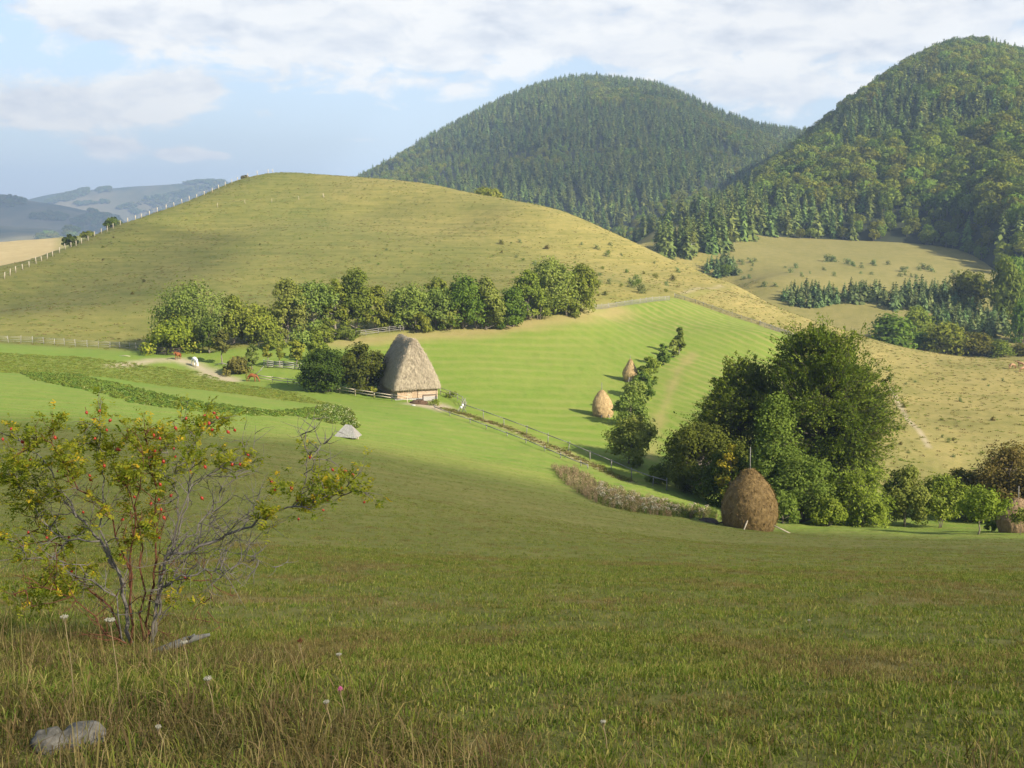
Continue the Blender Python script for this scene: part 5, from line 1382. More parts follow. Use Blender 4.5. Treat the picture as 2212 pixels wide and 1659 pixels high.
# ------------------------------------------------------------------ rosehip bush in front
gR = np.random.default_rng(21)
M_STEM = simple_mat('rose_stem_grey', (.12, .105, .085), (.24, .215, .185), 20, bump=.3, bd=.004); M_STEMR = simple_mat('rose_stem_brown', (.10, .04, .022), (.20, .085, .045), 20, bump=.3, bd=.004)
LM['rose'] = leaf_mat('rose_leaves', (.165, .225, .026), (.36, .35, .036), (.68, .44, .04), trans=.45, vary=0)
M_HIP = simple_mat('rosehip_skin', (.30, .020, .010), (.44, .050, .016), 40, rough=.4, bump=0, spec=.5)
BD = 7.1
fb = spot(300, 1412, BD)
rose = empty('rosehip_bush', tuple(fb), 0, 'sprawling rosehip bush with red hips and yellowing leaves in the left foreground', 'bush')
def bz(x, y, dd): return at(x * .51, 813.3 + y * .51, BD + dd) - fb
STEMS = [  # (x, y) on an enlarged view of the bush, depth offset at tip, thickness, brown?
 ([(612,1215),(622,1060),(648,820),(668,640),(645,420),(622,260)], .1, .017, 1),
 ([(560,1200),(546,900),(565,680),(592,480),(604,330)], -.2, .016, 1),
 ([(575,1190),(545,1050),(520,880),(430,700),(330,590),(260,520),(175,478),(60,450)], .35, .024, 0),
 ([(635,1190),(652,1040),(692,890),(765,850),(900,820),(975,818)], -.25, .020, 0),
 ([(640,1180),(662,960),(702,770),(850,722),(1000,662),(1130,602),(1230,552),(1350,520),(1500,480)], -.3, .022, 0),
 ([(1232,552),(1285,470),(1312,400),(1320,320),(1278,245)], -.35, .008, 0),
 ([(1318,330),(1345,300),(1375,285)], -.35, .005, 0),
 ([(545,1190),(470,985),(300,840),(248,720),(140,605),(45,560)], .5, .013, 1),
 ([(640,1100),(682,800),(800,690),(900,562),(945,480),(1040,372)], .45, .014, 0),
 ([(600,1100),(602,720),(560,500),(445,350)], .3, .012, 1),
 ([(690,900),(790,490),(900,402),(1040,332)], .1, .010, 0),
 ([(650,1060),(702,760),(800,560),(802,400),(852,250),(925,182)], .6, .013, 0),
 ([(520,900),(425,650),(440,480),(402,300),(425,160)], .1, .013, 0),
 ([(330,590),(180,350),(60,250)], .45, .010, 0),
 ([(540,1180),(480,950),(330,800),(200,775),(60,700)], -.3, .011, 0),
 ([(600,1195),(450,1090),(340,950),(240,900),(110,905)], -.4, .010, 1),
 ([(700,770),(760,600),(740,420),(700,300)], .25, .010, 0),
 ([(850,722),(960,640),(1060,600),(1090,520)], .4, .008, 0),
 ([(900,820),(895,900),(890,1040)], -.1, .006, 1),
 ([(975,818),(1060,780),(1200,800)], -.1, .005, 0),
 ([(430,700),(300,700),(210,640),(120,500),(20,430)], .2, .011, 0),
 ([(560,900),(480,600),(300,420),(200,250),(120,310)], -.2, .011, 1),
 ([(700,890),(780,760),(900,740),(1010,745),(1090,790)], .2, .008, 0),
 ([(640,1100),(760,900),(800,800),(880,640),(1000,560)], -.1, .008, 0),
]
stems = []; twig_src = []
for pts, dd, th, br in STEMS:
    n = len(pts); P3 = []
    for i, (x, y) in enumerate(pts):
        t = i / (n - 1); d0 = dd * t
        P3.append(bz(x, y, d0 + gR.normal() * .03))
    fine = []
    for a, b_ in zip(P3[:-1], P3[1:]):
        for k in range(4): fine.append(a + (b_ - a) * k / 4 + gR.normal(size=3) * .012)
    fine.append(P3[-1]); m = len(fine)
    W_ = MB(); stems.append((W_, br)); W_.tube(fine, [max(.0020, th * (1 - .88 * i / m)) * .62 for i in range(m)], 6)
    twig_src.append((fine, th, W_))
# side twigs: bare grey tangle on the right, leafy ones above
leafpts = []
def twig(p0, d, L, r, depth, leafy, W_):
    pts = [p0]; dirr = unit(d); n = 5
    for k in range(n):
        dirr = unit(dirr + gR.normal(size=3) * .22 + np.array([0, 0, .05])); pts.append(pts[-1] + dirr * L / n)
    W_.tube(pts, [max(.0010, r * (1 - .8 * i / n)) for i in range(n + 1)], 4, cap=False)
    for q in pts[1:]:
        if leafy: leafpts.append((q, dirr))
    if depth > 0:
        for k in range(3):
            q = pts[int(gR.integers(1, n))]; twig(q, dirr + gR.normal(size=3) * .75, L * .6, r * .6, depth - 1, leafy, W_)
for fine, th, W_ in twig_src:
    m = len(fine)
    for i in range(int(m * .22), m):
        for rep in range(2 if th > .009 else 1):
            if gR.random() < .60:
                p0 = fine[i]; t = i / m; dirr = unit(fine[min(i + 1, m - 1)] - fine[max(i - 1, 0)] + 1e-6)
                u_, v_ = uv(p0 + fb)
                x, y = u_ / .51, (v_ - 813.3) / .51
                bare = (720 < x < 1110 and 420 < y < 850 and gR.random() < .95) or y > 880
                leafy = (not bare) and ((y < 520 and x < 1000) or (x < 420 and gR.random() < (1 if y < 520 else .3)) or (x > 1120 and y > 400 and gR.random() < .45) or gR.random() < .18)
                twig(p0, dirr * .6 + gR.normal(size=3) * .8 + np.array([0, 0, .2]), gR.uniform(.10, .26) if leafy else gR.uniform(.14, .34), .0042, 1, leafy, W_)
# leafy tufts low on the left and along the right branch
for x, y, n, sx, sy in [(200, 885, 130, 120, 40), (330, 900, 40, 60, 30), (150, 960, 40, 90, 25), (740, 850, 26, 70, 25), (1390, 440, 70, 100, 32), (1480, 420, 14, 50, 25), (40, 340, 40, 70, 50), (20, 480, 24, 50, 60), (80, 330, 26, 80, 40), (90, 480, 16, 80, 50), (300, 330, 40, 80, 50), (620, 380, 60, 120, 60), (450, 330, 40, 80, 60), (800, 330, 40, 80, 60), (560, 560, 26, 60, 60), (180, 930, 60, 120, 40), (660, 480, 26, 60, 50), (600, 300, 40, 90, 40), (890, 190, 24, 60, 30), (420, 170, 24, 50, 30), (1200, 470, 40, 50, 40), (1290, 570, 30, 60, 25), (820, 940, 16, 60, 40), (1100, 640, 10, 25, 15), (640, 640, 20, 40, 60), (1275, 260, 8, 15, 15), (500, 750, 20, 40, 40)]:
    for k in range(n): leafpts.append((bz(x + gR.normal() * sx * .6, y + gR.normal() * sy * .6, gR.normal() * .18), unit(gR.normal(size=3))))
FR_ = Foliage(); Ps, Ns, Al, Sz, Lv = [], [], [], [], []
for q, d in leafpts:
    if q is not None and gR.random() < .42: continue
    for rep in range(1 if gR.random() < .7 else 2):
        ax = unit(d * .5 + gR.normal(size=3) * .7 + np.array([0, 0, -.05])); L = gR.uniform(.035, .06); up = unit(np.array([0, 0, 1.0]) + gR.normal(size=3) * .5); sd = unit(np.cross(ax, up))
        tone = np.clip(gR.beta(1.6, 2.2) + (.25 if gR.random() < .18 else 0), 0, 1)
        for k in range(3):
            for s_ in (-1, 1):
                Ps.append(q + ax * L * (.35 + .33 * k) + sd * s_ * .011); Ns.append(unit(up + gR.normal(size=3) * .35)); Al.append(unit(sd * s_ + ax * .5)); Sz.append(gR.uniform(.010, .016)); Lv.append(tone)
        Ps.append(q + ax * L * 1.3); Ns.append(up); Al.append(ax); Sz.append(.014); Lv.append(tone)
v_, f_ = leaf_quads(gR, np.array(Ps), np.array(Ns), np.array(Sz), .55, np.array(Al)); FR_.add(v_, f_, np.clip(np.array(Lv) + gR.normal(size=len(Lv)) * .06, 0, 1))
link_mesh('leaves', FR_.mesh('leaves', LM['rose']), rose)
for W_, br in stems: W_.build('stem', M_STEMR if br else M_STEM, rose)
HIPS = [(790,170),(870,160),(900,152),(740,210),(865,198),(915,168),(905,225),(960,228),(992,222),(885,190),(540,225),(650,240),(675,255),(405,258),(365,145),(425,140),(470,178),(395,178),(450,220),(500,300),(735,300),(745,335),(690,352),(805,398),(660,310),(865,375),(985,365),(1045,328),(1015,365),(675,450),(640,530),(670,515),(565,505),(680,557),(690,590),(625,622),(525,600),(850,508),(730,498),(375,415),(378,432),(440,370),(350,570),(195,678),(122,652),(290,675),(305,820),(505,750),(675,680),(785,843),(1145,440),(1230,465),(1270,520),(1320,435),(1385,463),(1445,460),(1455,400),(1490,410),(1395,520),(1365,565),(1265,598),(1110,630),(1545,527),(1315,335),(50,215),(10,258),(45,305),(90,270),(130,345),(230,250),(245,395),(100,300),(60,920),(1165,470),(1405,390),(498,310)]
hv = []; nu, nv = 8, 6
for j in range(nv + 1):
    t = j / nv; rr = .0105 * math.sin(math.pi * min(1, max(.04, t))) ** .7
    for i in range(nu): hv.append((rr * math.cos(2 * math.pi * i / nu), rr * math.sin(2 * math.pi * i / nu), -.028 * t))
hf = [[j * nu + i, (j + 1) * nu + i, (j + 1) * nu + (i + 1) % nu, j * nu + (i + 1) % nu] for j in range(nv) for i in range(nu)]
hv += [(.002, 0, .03), (-.002, .001, .03), (0, -.002, .03), (.0015, 0, -.002), (-.0015, .001, -.002), (0, -.0015, -.002), (.004, 0, -.036), (-.004, .002, -.036), (0, -.004, -.036), (0, 0, -.026)]
b0 = (nv + 1) * nu; hf += [[b0, b0 + 1, b0 + 4, b0 + 3], [b0 + 1, b0 + 2, b0 + 5, b0 + 4], [b0 + 2, b0, b0 + 3, b0 + 5], [b0 + 6, b0 + 7, b0 + 9], [b0 + 7, b0 + 8, b0 + 9], [b0 + 8, b0 + 6, b0 + 9]]
HME = np_mesh('rosehip', hv, hf, [M_HIP, M_STEMR], [0] * (nu * nv) + [1] * 6, smooth=True)
LP = np.array([q for q, d in leafpts])
for x, y in HIPS:
    q = bz(x, y, 0); d2 = ((LP - q) * [1, .12, 1]); j = np.argmin((d2 ** 2).sum(1))
    dd = LP[j][1] - .04; q = bz(x, y, dd)
    o = link_mesh('rosehip', HME, rose, tuple(q)); o.rotation_euler = (gR.normal() * .5, gR.normal() * .5, gR.random() * 6); s_ = gR.uniform(.75, 1.05); o.scale = (s_, s_, s_)

# ------------------------------------------------------------------ stones, log, flowers in the foreground
def near_spot(u, v): return spot(u, v)
p = near_spot(104, 1612); tag(link_mesh('stone', lump('stone', (.062, .055, .055), 41, M_ROCK, 40, 24, .22, -.5), None, (p[0], p[1], p[2] + .012)), 'smaller rounded grey stone at the bottom left', 'stone')
p = near_spot(166, 1606); o = link_mesh('stone', lump('stone', (.10, .07, .062), 43, M_ROCK, 44, 26, .25, -.5), None, (p[0], p[1], p[2] + .012)); o.rotation_euler = (0, -.25, .3); tag(o, 'larger grey stone touching the smaller one at the bottom left', 'stone')
M_LICHEN = simple_mat('lichen_bark', (.09, .085, .075), (.20, .205, .18), 22, bump=.8, bd=.01)
p = near_spot(365, 1412); b = MB(); b.tube([(-.10, -.05, .02), (.02, 0, .05), (.10, .05, .07), (.24, .1, .09)], [.02, .028, .025, .010], 9); b.tube([(.10, .05, .07), (.17, .0, .13)], [.012, .005], 6)
tag(b.build('dead_log', M_LICHEN, None, tuple(p)), 'short lichen-covered piece of dead wood at the foot of the rosehip bush', 'log')
M_UMBEL = simple_mat('cream_florets', (.30, .28, .20), (.46, .43, .33), 60, bump=0); M_STALK = simple_mat('dry_stalk', (.22, .17, .08), (.34, .26, .13), 20, bump=0); M_PINK = simple_mat('pink_florets', (.45, .08, .20), (.62, .16, .32), 50, bump=0); M_RUST = simple_mat('rusty_seeds', (.10, .035, .015), (.17, .06, .03), 50, bump=0)
def flower(u, v, kind, label, r=.028, hh=.32):
    q = at(u, v, 1); 
    # stand it where a stalk of that height meets the ground
    best = None
    for D in np.linspace(3.3, 14, 300):
        c = at(u, v, D); g_ = c[2] - gz(c[0], c[1])
        if g_ < hh: best = (D, c, g_); break
    D, c, g_ = best; root = empty(kind, (c[0], c[1], c[2] - g_), 0, label, 'flower')
    b = MB(); b.tube([(.02, 0, -.02), (.012, .01, g_ * .5), (0, 0, g_ - .012)], [.0028, .0022, .0018], 5)
    mat = {'yarrow': M_UMBEL, 'clover': M_PINK, 'dock': M_RUST}[kind]
    for k in range(7): a = k * .9; b.tube([(0, 0, g_ - .03), (r * .6 * math.cos(a), r * .6 * math.sin(a), g_ - .004)], .0012, 4, cap=False)
    b.build('stalk', M_STALK, root); h_ = MB()
    for k in range(26):
        a, rr = k * 2.4, r * math.sqrt((k + .5) / 26)
        zc = g_ + (.004 * gR.random() if kind == 'yarrow' else .012 * (1 - (rr / r) ** 2) + .02 * gR.random() * (kind == 'dock'))
        h_.tube([(rr * math.cos(a), rr * math.sin(a), zc - .004), (rr * math.cos(a) * 1.02, rr * math.sin(a) * 1.02, zc + .004)], [r * .13, r * .10], 5)
    h_.build('flower_head', mat, root)
for u, v, k, lb, r, hh in [(139, 1333, 'yarrow', 'cream yarrow flower standing left of the stems of the rosehip bush', .026, .42), (238, 1340, 'yarrow', 'tall cream yarrow flower right before the rosehip stems', .032, .42), (397, 1388, 'yarrow', 'drooping cream yarrow flower beside the dead wood', .03, .2),
    (342, 1571, 'yarrow', 'small white yarrow flower in the tall dry grass right of the stones', .016, .12), (732, 1414, 'yarrow', 'white flower head alone on the short meadow grass right of the bush', .024, .12), (449, 1466, 'yarrow', 'pale flower head in the brown grass below the dead wood', .026, .2), (705, 1517, 'yarrow', 'pale flower near the pink clover', .018, .16),
    (735, 1490, 'clover', 'single pink clover flower in the dry grass', .016, .16), (648, 1390, 'dock', 'rust-brown seed head on the meadow right of the bush', .022, .2), (1303, 1560, 'yarrow', 'small white flower at the bottom centre right', .016, .14), (1748, 1340, 'yarrow', 'lone white flower on the open meadow at the right', .022, .1)]:
    flower(u, v, k, lb, r * .6, hh)
# ------------------------------------------------------------------ grass and other ground cover nobody could count
def blades(seed, n, h, spread, wid, lean=.5, heads=0):
    g = np.random.default_rng(seed); V, F, A = [], [], []
    for i in range(n):
        a, rr = g.random() * 6.28, spread * math.sqrt(g.random()); b = np.array([rr * math.cos(a), rr * math.sin(a), -.01])
        hh = h * g.uniform(.5, 1.1); d = np.array([math.cos(a + g.normal() * .8), math.sin(a + g.normal() * .8), 0]) * hh * lean * g.random()
        s = np.array([-math.sin(a), math.cos(a), 0]) * wid * g.uniform(.6, 1.2); s = s if g.random() < .5 else np.array([s[1], -s[0], 0])
        k = len(V); m = b + d * .35 + [0, 0, hh * .6]; t = b + d + [0, 0, hh * (1 - .25 * lean)]
        V += [b - s, b + s, m + s * .7, m - s * .7, t]; F += [[k, k + 1, k + 2, k + 3], [k + 3, k + 2, k + 4]]; tone = g.random(); A += [tone] * 5
        if i < heads:
            k = len(V); q = g.uniform(.014, .03); sx = np.array([wid * 2.2, 0, 0]); sy = np.array([0, wid * 2.2, 0]); up = unit(t - m) * q * 2
            for ss in (sx, sy):
                k = len(V); V += [t - ss * .4, t + ss * .4 + up * .5, t + up, t - ss * .6 + up * .5]; F += [[k, k + 1, k + 2, k + 3]]; A += [min(1, tone * .3 + .7)] * 4
    return V, F, A
def grass_mat(name, c1, c2, c3): return leaf_mat(name, c1, c2, c3, trans=.3, vary=.22)
G_GREEN = grass_mat('grass_green', (.105, .150, .022), (.185, .215, .038), (.36, .30, .10)); G_DRY = grass_mat('grass_dry', (.125, .112, .034), (.225, .18, .062), (.36, .28, .125))
G_BROWN = grass_mat('grass_brown', (.095, .075, .032), (.175, .132, .056), (.31, .24, .115)); G_FRESH = grass_mat('grass_fresh', (.125, .180, .026), (.200, .235, .042), (.30, .29, .07))
def gp(name, mat, *a, **k):
    V, F, A = blades(*a, **k); return np_mesh(name, V, F, [mat], attrs={'lv': A})
SHORT = [gp('tuft', G_GREEN, 1, 26, .045, .09, .0030, 1.3), gp('tuft', G_GREEN, 2, 26, .055, .10, .0030, 1.2), gp('tuft', G_DRY, 3, 20, .055, .09, .0026, 1.4), gp('tuft', G_GREEN, 4, 18, .035, .08, .0042, 1.5)]
TALL = [gp('tall', G_GREEN, 11, 26, .14, .11, .0034, 1.3), gp('tall', G_DRY, 12, 20, .15, .12, .0024, 1.3), gp('tall', G_BROWN, 13, 20, .15, .13, .0026, 1.4), gp('tall', G_DRY, 14, 5, .48, .08, .0017, .4, heads=5), gp('tall', G_BROWN, 15, 14, .14, .13, .0030, 1.4), gp('tall', G_GREEN, 16, 24, .12, .11, .004, 1.2)]
gS = np.random.default_rng(31)
def wedge(n, r0, r1, amax=34):
    r = np.sqrt(gS.random(n) * (r1 * r1 - r0 * r0) + r0 * r0); a = R(amax) * (2 * gS.random(n) - 1); return r * np.sin(a), r * np.cos(a), r, a
def scatter(name, x, y, pro, pick, s, dz=0.0, tilt=.12, label=None):
    n = len(x); z = ground(x, y) + (vnoise(x, y, 1.3, 21, 3) - .5) * .16 * np.clip(np.hypot(x, y) / 6, .2, 1) + (vnoise(x, y, 9, 22, 3) - .5) * .35 * np.clip((np.hypot(x, y) - 20) / 60, 0, 1)
    rot = np.stack([gS.normal(size=n) * tilt, gS.normal(size=n) * tilt, gS.random(n) * 6.28], 1)
    sc = np.asarray(s) * np.ones(n)
    return gn_scatter(name, np.stack([x, y, z + dz], 1), rot, np.stack([sc] * 3, 1), pick, pro)
X = []
for n, r0, r1, sc in ((16000, 2.2, 9, .8), (30000, 9, 24, 1.0), (26000, 24, 58, 1.25), (15000, 52, 85, 1.4), (16000, 80, 125, 1.6)):
    x, y, r, a = wedge(n, r0, r1); X.append((x, y, np.full(n, sc) * gS.uniform(.7, 1.3, n)))
x = np.concatenate([q[0] for q in X]); y = np.concatenate([q[1] for q in X]); s = np.concatenate([q[2] for q in X]); s = s * np.clip((150 - np.hypot(x, y)) / 70, .3, 1)
k = ~(inside(x, y, FIELD) | inside(x, y, PAST) | inside(x, y, HILL)) & (line_dist(x, y, EDGE) > 1.5); x, y, s = x[k], y[k], s[k]
dry = vnoise(x, y, 1.1, 14); pk = np.where(dry + gS.normal(size=len(x)) * .12 > .60, 2, gS.choice([0, 1, 3], len(x)))
scatter('meadow_grass', x, y, SHORT, pk, s)
# rank dry grass on the knoll: closest strip and all round the bush
x, y, r, a = wedge(15000, 2.2, 10.5)
u_, v_, f_ = uv_np(x, y, ground(x, y))
edge = 1640 - 310 * np.clip((1250 - u_) / 900, 0, 1) + 60 * (vnoise(x, y, .8, 41) - .5) * 2
den = np.clip((v_ - edge) / 90 + .2 * gS.normal(size=len(x)), 0, 1)
k = gS.random(len(x)) < den * (.55 + .45 * np.clip((1200 - u_) / 500, 0, 1)); x, y, u_, v_ = x[k], y[k], u_[k], v_[k]
nzb = vnoise(x, y, .9, 44) + .1 * gS.normal(size=len(x))
pk = np.where(nzb > .53, gS.choice([2, 4, 1], len(x)), np.where(nzb < .38, gS.choice([0, 5, 5], len(x)), gS.choice([0, 1, 2, 5], len(x)))); pk = np.where(gS.random(len(x)) < .05, 3, pk)
bush_c = spot(300, 1412, 7.1)
thin = (np.hypot((x - bush_c[0]) / .62, (y - bush_c[1] + .35) / .55) < 1) & (gS.random(len(x)) < .85)
x, y, u_, v_, pk = x[~thin], y[~thin], u_[~thin], v_[~thin], pk[~thin]
stone_c = [spot(104, 1612), spot(166, 1606)]
kk = np.ones(len(x), bool)
for c in stone_c: kk &= np.hypot(x - c[0], (y - c[1] + .14) * .8) > .13
scatter('tall_dry_grass', x[kk], y[kk], TALL, pk[kk], gS.uniform(.55, 1.05, kk.sum()))
# rough meadow, hill tussocks
def fill_poly(poly, n):
    P_ = np.array(poly)[:, :2]; x = gS.uniform(P_[:, 0].min(), P_[:, 0].max(), n * 4); y = gS.uniform(P_[:, 1].min(), P_[:, 1].max(), n * 4); k = np.where(inside(x, y, P_))[0][:n]; return x[k], y[k]
TUS = [gp('tussock', G_DRY, 51, 30, .26, .42, .035, 1.3), gp('tussock', G_FRESH, 52, 30, .24, .42, .04, 1.3), gp('tussock', G_BROWN, 53, 24, .24, .4, .035, 1.3), gp('tussock', G_GREEN, 54, 26, .26, .42, .04, 1.3)]
x, y = fill_poly(HILL, 30000); k = gS.random(len(x)) < .25 + .75 * (vnoise(x, y, 12, 61) > .45); x, y = x[k], y[k]
scatter('hill_tussocks', x, y, TUS, gS.choice([0, 0, 0, 1, 1, 3], len(x)), gS.uniform(.5, 1.2, len(x)))
x, y = fill_poly(PAST, 9000)
scatter('pasture_tussocks', x, y, TUS, gS.choice([0, 0, 0, 1, 2, 3], len(x)), gS.uniform(.45, 1.0, len(x)))
x, y = fill_poly(ROUGH, 7000)
scatter('rough_grass', x, y, TUS, gS.choice([1, 1, 1, 1, 3], len(x)), gS.uniform(.4, .85, len(x)))
# leafy crop strip with small pale flowers
def leafy(seed, h, w, nl, flowers, mat):
    g = np.random.default_rng(seed); F = Foliage(); d = rand_dirs(g, nl); d[:, 2] = abs(d[:, 2])
    P_ = d * np.array([w / 2, w / 2, h]) * (g.random(nl) ** .4)[:, None]
    v, f = leaf_quads(g, P_, unit(d + g.normal(size=(nl, 3)) * .5 + [0, 0, .5]), .10, .6); F.add(v, f, np.clip(g.normal(.35, .2, nl), 0, .74))
    if flowers:
        d = rand_dirs(g, flowers); d[:, 2] = abs(d[:, 2]); v, f = leaf_quads(g, d * np.array([w / 2, w / 2, h]) * 1.08, unit(d + [0, -.5, .6]), .05, .8); F.add(v, f, np.ones(flowers))
    return F.mesh('leafy_plant', mat)
M_LEAFY = leaf_mat('crop_plant', (.090, .145, .024), (.165, .215, .036), (.62, .60, .34), trans=.25, vary=.2)
CROP = [leafy(71, .24, .75, 80, 0, M_LEAFY), leafy(72, .24, .8, 80, 3, M_LEAFY), leafy(73, .45, .8, 80, 8, M_LEAFY)]
x, y = fill_poly(LEAFY, 1900); u_, v_, f_ = uv_np(x, y, ground(x, y))
pk = np.where(u_ > 690, gS.choice([1, 2, 2], len(x)), gS.choice([0, 0, 0, 1], len(x)))
scatter('crop_strip', x, y, CROP, pk, gS.uniform(.7, 1.2, len(x)))
# weedy strip with fluffy white seed heads at the meadow edge
def weed(seed, h, mat, fluff):
    g = np.random.default_rng(seed); F = Foliage()
    for k in range(9):
        a = g.random() * 6.28; b = np.array([.22 * math.cos(a), .22 * math.sin(a), 0]) * g.random(); t = b + np.array([g.normal() * .1, g.normal() * .1, h * g.uniform(.7, 1.1)])
        n = 12; tt = g.random(n); P_ = b + (t - b) * tt[:, None] + g.normal(size=(n, 3)) * .05
        v, f = leaf_quads(g, P_, rand_dirs(g, n), .07, .3, unit(np.tile(t - b, (n, 1)) + g.normal(size=(n, 3)) * .4)); F.add(v, f, np.clip(g.normal(.35, .2, n), 0, .74))
        if fluff:
            n = 7; v, f = leaf_quads(g, t + g.normal(size=(n, 3)) * .06, rand_dirs(g, n), .055, .8); F.add(v, f, np.ones(n))
    return F.mesh('weed', mat)
M_WEEDB = leaf_mat('weed_brown', (.215, .160, .085), (.38, .30, .17), (.5, .43, .31), trans=.2, vary=.2); M_WEEDW = leaf_mat('weed_white', (.09, .105, .03), (.19, .17, .07), (.44, .39, .29), trans=.2, vary=.1); M_WEEDG = leaf_mat('weed_green', (.075, .11, .022), (.16, .18, .045), (.4, .36, .2), trans=.25, vary=.2)
WE = [weed(81, .95, M_WEEDB, 0), weed(82, .9, M_WEEDW, 1), weed(83, .8, M_WEEDG, 0)]
WPOLY = [spot(*q) for q in [(1190, 1012), (1245, 1018), (1290, 1048), (1353, 1070), (1430, 1090), (1545, 1112), (1560, 1124), (1500, 1120), (1400, 1112), (1310, 1094), (1250, 1070), (1215, 1040)]]
x, y = fill_poly(WPOLY, 1500); u_, v_, f_ = uv_np(x, y, ground(x, y)); q = gS.random(len(x))
pk = np.where(u_ < 1290, np.where(q < .75, 0, 2), np.where(u_ < 1440, np.where(q < .12, 1, np.where(q < .6, 0, 2)), np.where(q < .07, 1, np.where(q < .3, 0, 2))))
scatter('weed_strip', x, y, WE, pk, gS.uniform(.4, .85, len(x)))
x = np.concatenate([np.linspace(c[0], d[0], 130) for c, d in zip(EDGE[:-1], EDGE[1:])]) + gS.normal(size=130 * (len(EDGE) - 1)) * .5; y = np.concatenate([np.linspace(c[1], d[1], 130) for c, d in zip(EDGE[:-1], EDGE[1:])]) + gS.normal(size=130 * (len(EDGE) - 1)) * .4
scatter('edge_weeds', x, y, TUS, gS.choice([0, 2, 3], len(x)), gS.uniform(.4, .9, len(x)))
SKYK = 0.10; HAZE = 0.0002; EXPO = 1.05
# ------------------------------------------------------------------ light, sky, air
SUN_EL = R(31); SH = Vector((-0.80, 0.60)); SH.normalize()      # shadows run away to the left
sun_dir = Vector((-SH.x * math.cos(SUN_EL), -SH.y * math.cos(SUN_EL), math.sin(SUN_EL)))   # towards the sun
ld = bpy.data.lights.new('sun', 'SUN'); ld.energy = 5.0; ld.angle = R(.53); ld.color = (1.0, .91, .76)
lo = bpy.data.objects.new('sun', ld); COL.objects.link(lo); lo.location = (0, 0, 300)
lo.rotation_euler = sun_dir.to_track_quat('Z', 'Y').to_euler()

w = bpy.data.worlds.new('World'); scene.world = w; w.use_nodes = True
nt = w.node_tree; nt.nodes.clear(); N = NT(nt)
sky = N.n('ShaderNodeTexSky', sky_type='NISHITA'); sky.sun_disc = False
sky.sun_elevation = SUN_EL; sky.sun_rotation = math.atan2(sun_dir.x, sun_dir.y)
sky.altitude = 900; sky.air_density = 1.0; sky.dust_density = 2.2; sky.ozone_density = 1.0
tc = N.n('ShaderNodeTexCoord'); sep = N.n('ShaderNodeSeparateXYZ'); N.l(tc.outputs['Generated'], sep.inputs[0])
azn = N.math('ARCTAN2', sep.outputs[0], sep.outputs[1]); eln = N.math('ARCSINE', sep.outputs[2])
def cvec(kx, ky, ox=0.0, oy=0.0):
    c = N.n('ShaderNodeCombineXYZ')
    N.l(N.math('MULTIPLY_ADD', azn, kx, ox), c.inputs[0]); N.l(N.math('MULTIPLY_ADD', eln, ky, oy), c.inputs[1])
    return c.outputs[0]
def blobs(lst):
    """where the clouds stand: (azimuth, elevation, half-widths, weight) in degrees"""
    tot = None
    for a0, e0, wa, we, k in lst:
        dx = N.math('MULTIPLY', N.math('SUBTRACT', azn, R(a0)), 1 / R(wa)); dy = N.math('MULTIPLY', N.math('SUBTRACT', eln, R(e0)), 1 / R(we))
        g = N.math('MULTIPLY', N.math('POWER', 2.718, N.math('MULTIPLY', N.math('ADD', N.math('MULTIPLY', dx, dx), N.math('MULTIPLY', dy, dy)), -1)), k)
        tot = g if tot is None else N.math('ADD', tot, g)
    return tot
def dirs(u, v):
    d = ray(u, v); return math.degrees(math.atan2(d[0], d[1])), math.degrees(math.asin(d[2] / np.linalg.norm(d)))
BL = []
for u, v, wu, wv, k in [(130,235,190,48,.80),(330,200,110,38,.5),(420,190,60,24,.4),(240,318,60,20,.85),(385,335,52,14,.80),(480,337,26,9,.6),(300,60,320,60,.55),(580,100,80,25,.3),(1130,50,120,70,.5),(900,110,330,60,.42),(600,180,220,30,.22),(1360,110,50,50,.4),(1450,95,120,30,.35),(1700,60,420,90,.55),(1750,200,260,40,.38),(2100,60,260,90,.5),(780,300,60,14,.38),(575,247,30,16,.42),(950,190,160,30,.25),(1100,-60,1300,90,.7),(1300,-350,2000,220,.45),(1500,210,150,40,.25),(650,20,200,40,.3)]:
    a0, e0 = dirs(u, v); BL.append((a0, e0, wu / FOC * 57.3, wv / FOC * 57.3, k))
base = blobs(BL)
n1 = N.noise(cvec(15, 36), 1.0, 8, .60, .3); n1u = N.noise(cvec(15, 36, -.2, .5), 1.0, 6, .58, .3)
n2 = N.noise(cvec(3.2, 9, 4.0, 2.0), 1.0, 3, .5)
dens = N.math('ADD', base, N.math('ADD', N.math('MULTIPLY', N.math('SUBTRACT', n1, .5), 1.5), N.math('MULTIPLY', N.math('SUBTRACT', n2, .5), .5)))
mask = N.rng(dens, .22, .44)
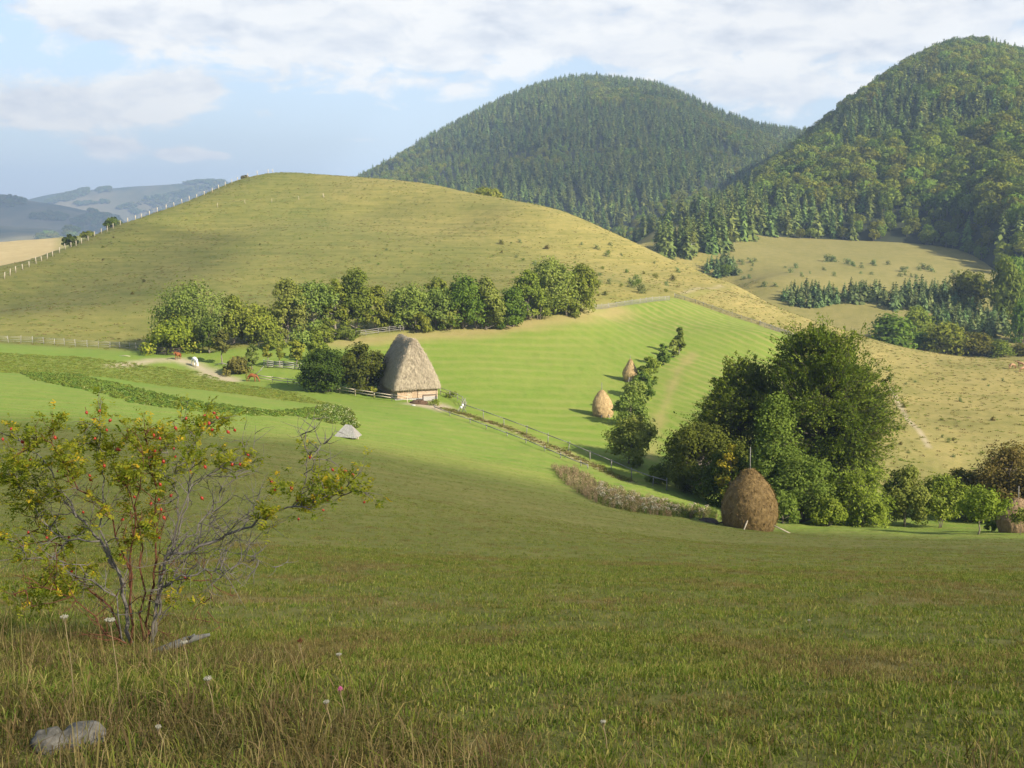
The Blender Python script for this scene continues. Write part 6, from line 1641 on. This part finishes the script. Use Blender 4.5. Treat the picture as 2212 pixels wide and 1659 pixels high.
lit = N.math('SUBTRACT', n1, n1u)
shade = N.math('ADD', .80, N.math('MULTIPLY', lit, 2.5), clamp=True)
thick = N.rng(N.math('ADD', dens, N.math('MULTIPLY', eln, 1.2)), .55, 1.5)
shade2 = N.math('SUBTRACT', shade, N.math('MULTIPLY', thick, .34), clamp=True)
cc = N.ramp(shade2, [(0.0, (.345, .36, .395)), (.45, (.45, .455, .465)), (1.0, (.58, .56, .525))])
skyc = N.mix(1.0, sky.outputs[0], (SKYK, SKYK, SKYK), 'MULTIPLY')
hz = N.math('POWER', 2.718, N.math('MULTIPLY', N.math('MAXIMUM', eln, 0.0), -5.0))
skyc = N.mix(N.math('MULTIPLY', hz, .92), skyc, (.375, .415, .47))
col = N.mix(N.math('MULTIPLY', mask, .93), skyc, cc)
bg = N.n('ShaderNodeBackground'); N.l(col, bg.inputs[0]); bg.inputs[1].default_value = 1.0
wo = N.n('ShaderNodeOutputWorld'); N.l(bg.outputs[0], wo.inputs[0])

if HAZE:
    hm = bpy.data.materials.new('haze'); hm.use_nodes = True; hn = NT(hm.node_tree); hm.node_tree.nodes.clear()
    pv = hn.n('ShaderNodeVolumePrincipled'); pv.inputs['Color'].default_value = (.50, .68, .95, 1)
    pv.inputs['Density'].default_value = HAZE; pv.inputs['Anisotropy'].default_value = 0.0
    oo = hn.n('ShaderNodeOutputMaterial'); hn.l(pv.outputs[0], oo.inputs['Volume'])
    b = MB(); b.box((-300, 3350, -60), (9600, 7200, 740)); ho = b.build('haze', hm); tag(ho, kind='stuff')
scene.render.engine = 'CYCLES'
cy = scene.cycles
cy.max_bounces = 6; cy.diffuse_bounces = 2; cy.glossy_bounces = 1; cy.transmission_bounces = 3; cy.transparent_max_bounces = 8; cy.volume_bounces = 0
cy.use_denoising = True; cy.caustics_reflective = False; cy.caustics_refractive = False
cy.sample_clamp_indirect = 4
vs = scene.view_settings; vs.view_transform = 'Standard'; vs.look = 'None'; vs.exposure = EXPO; vs.gamma = 1.0; vs.use_curve_mapping = False
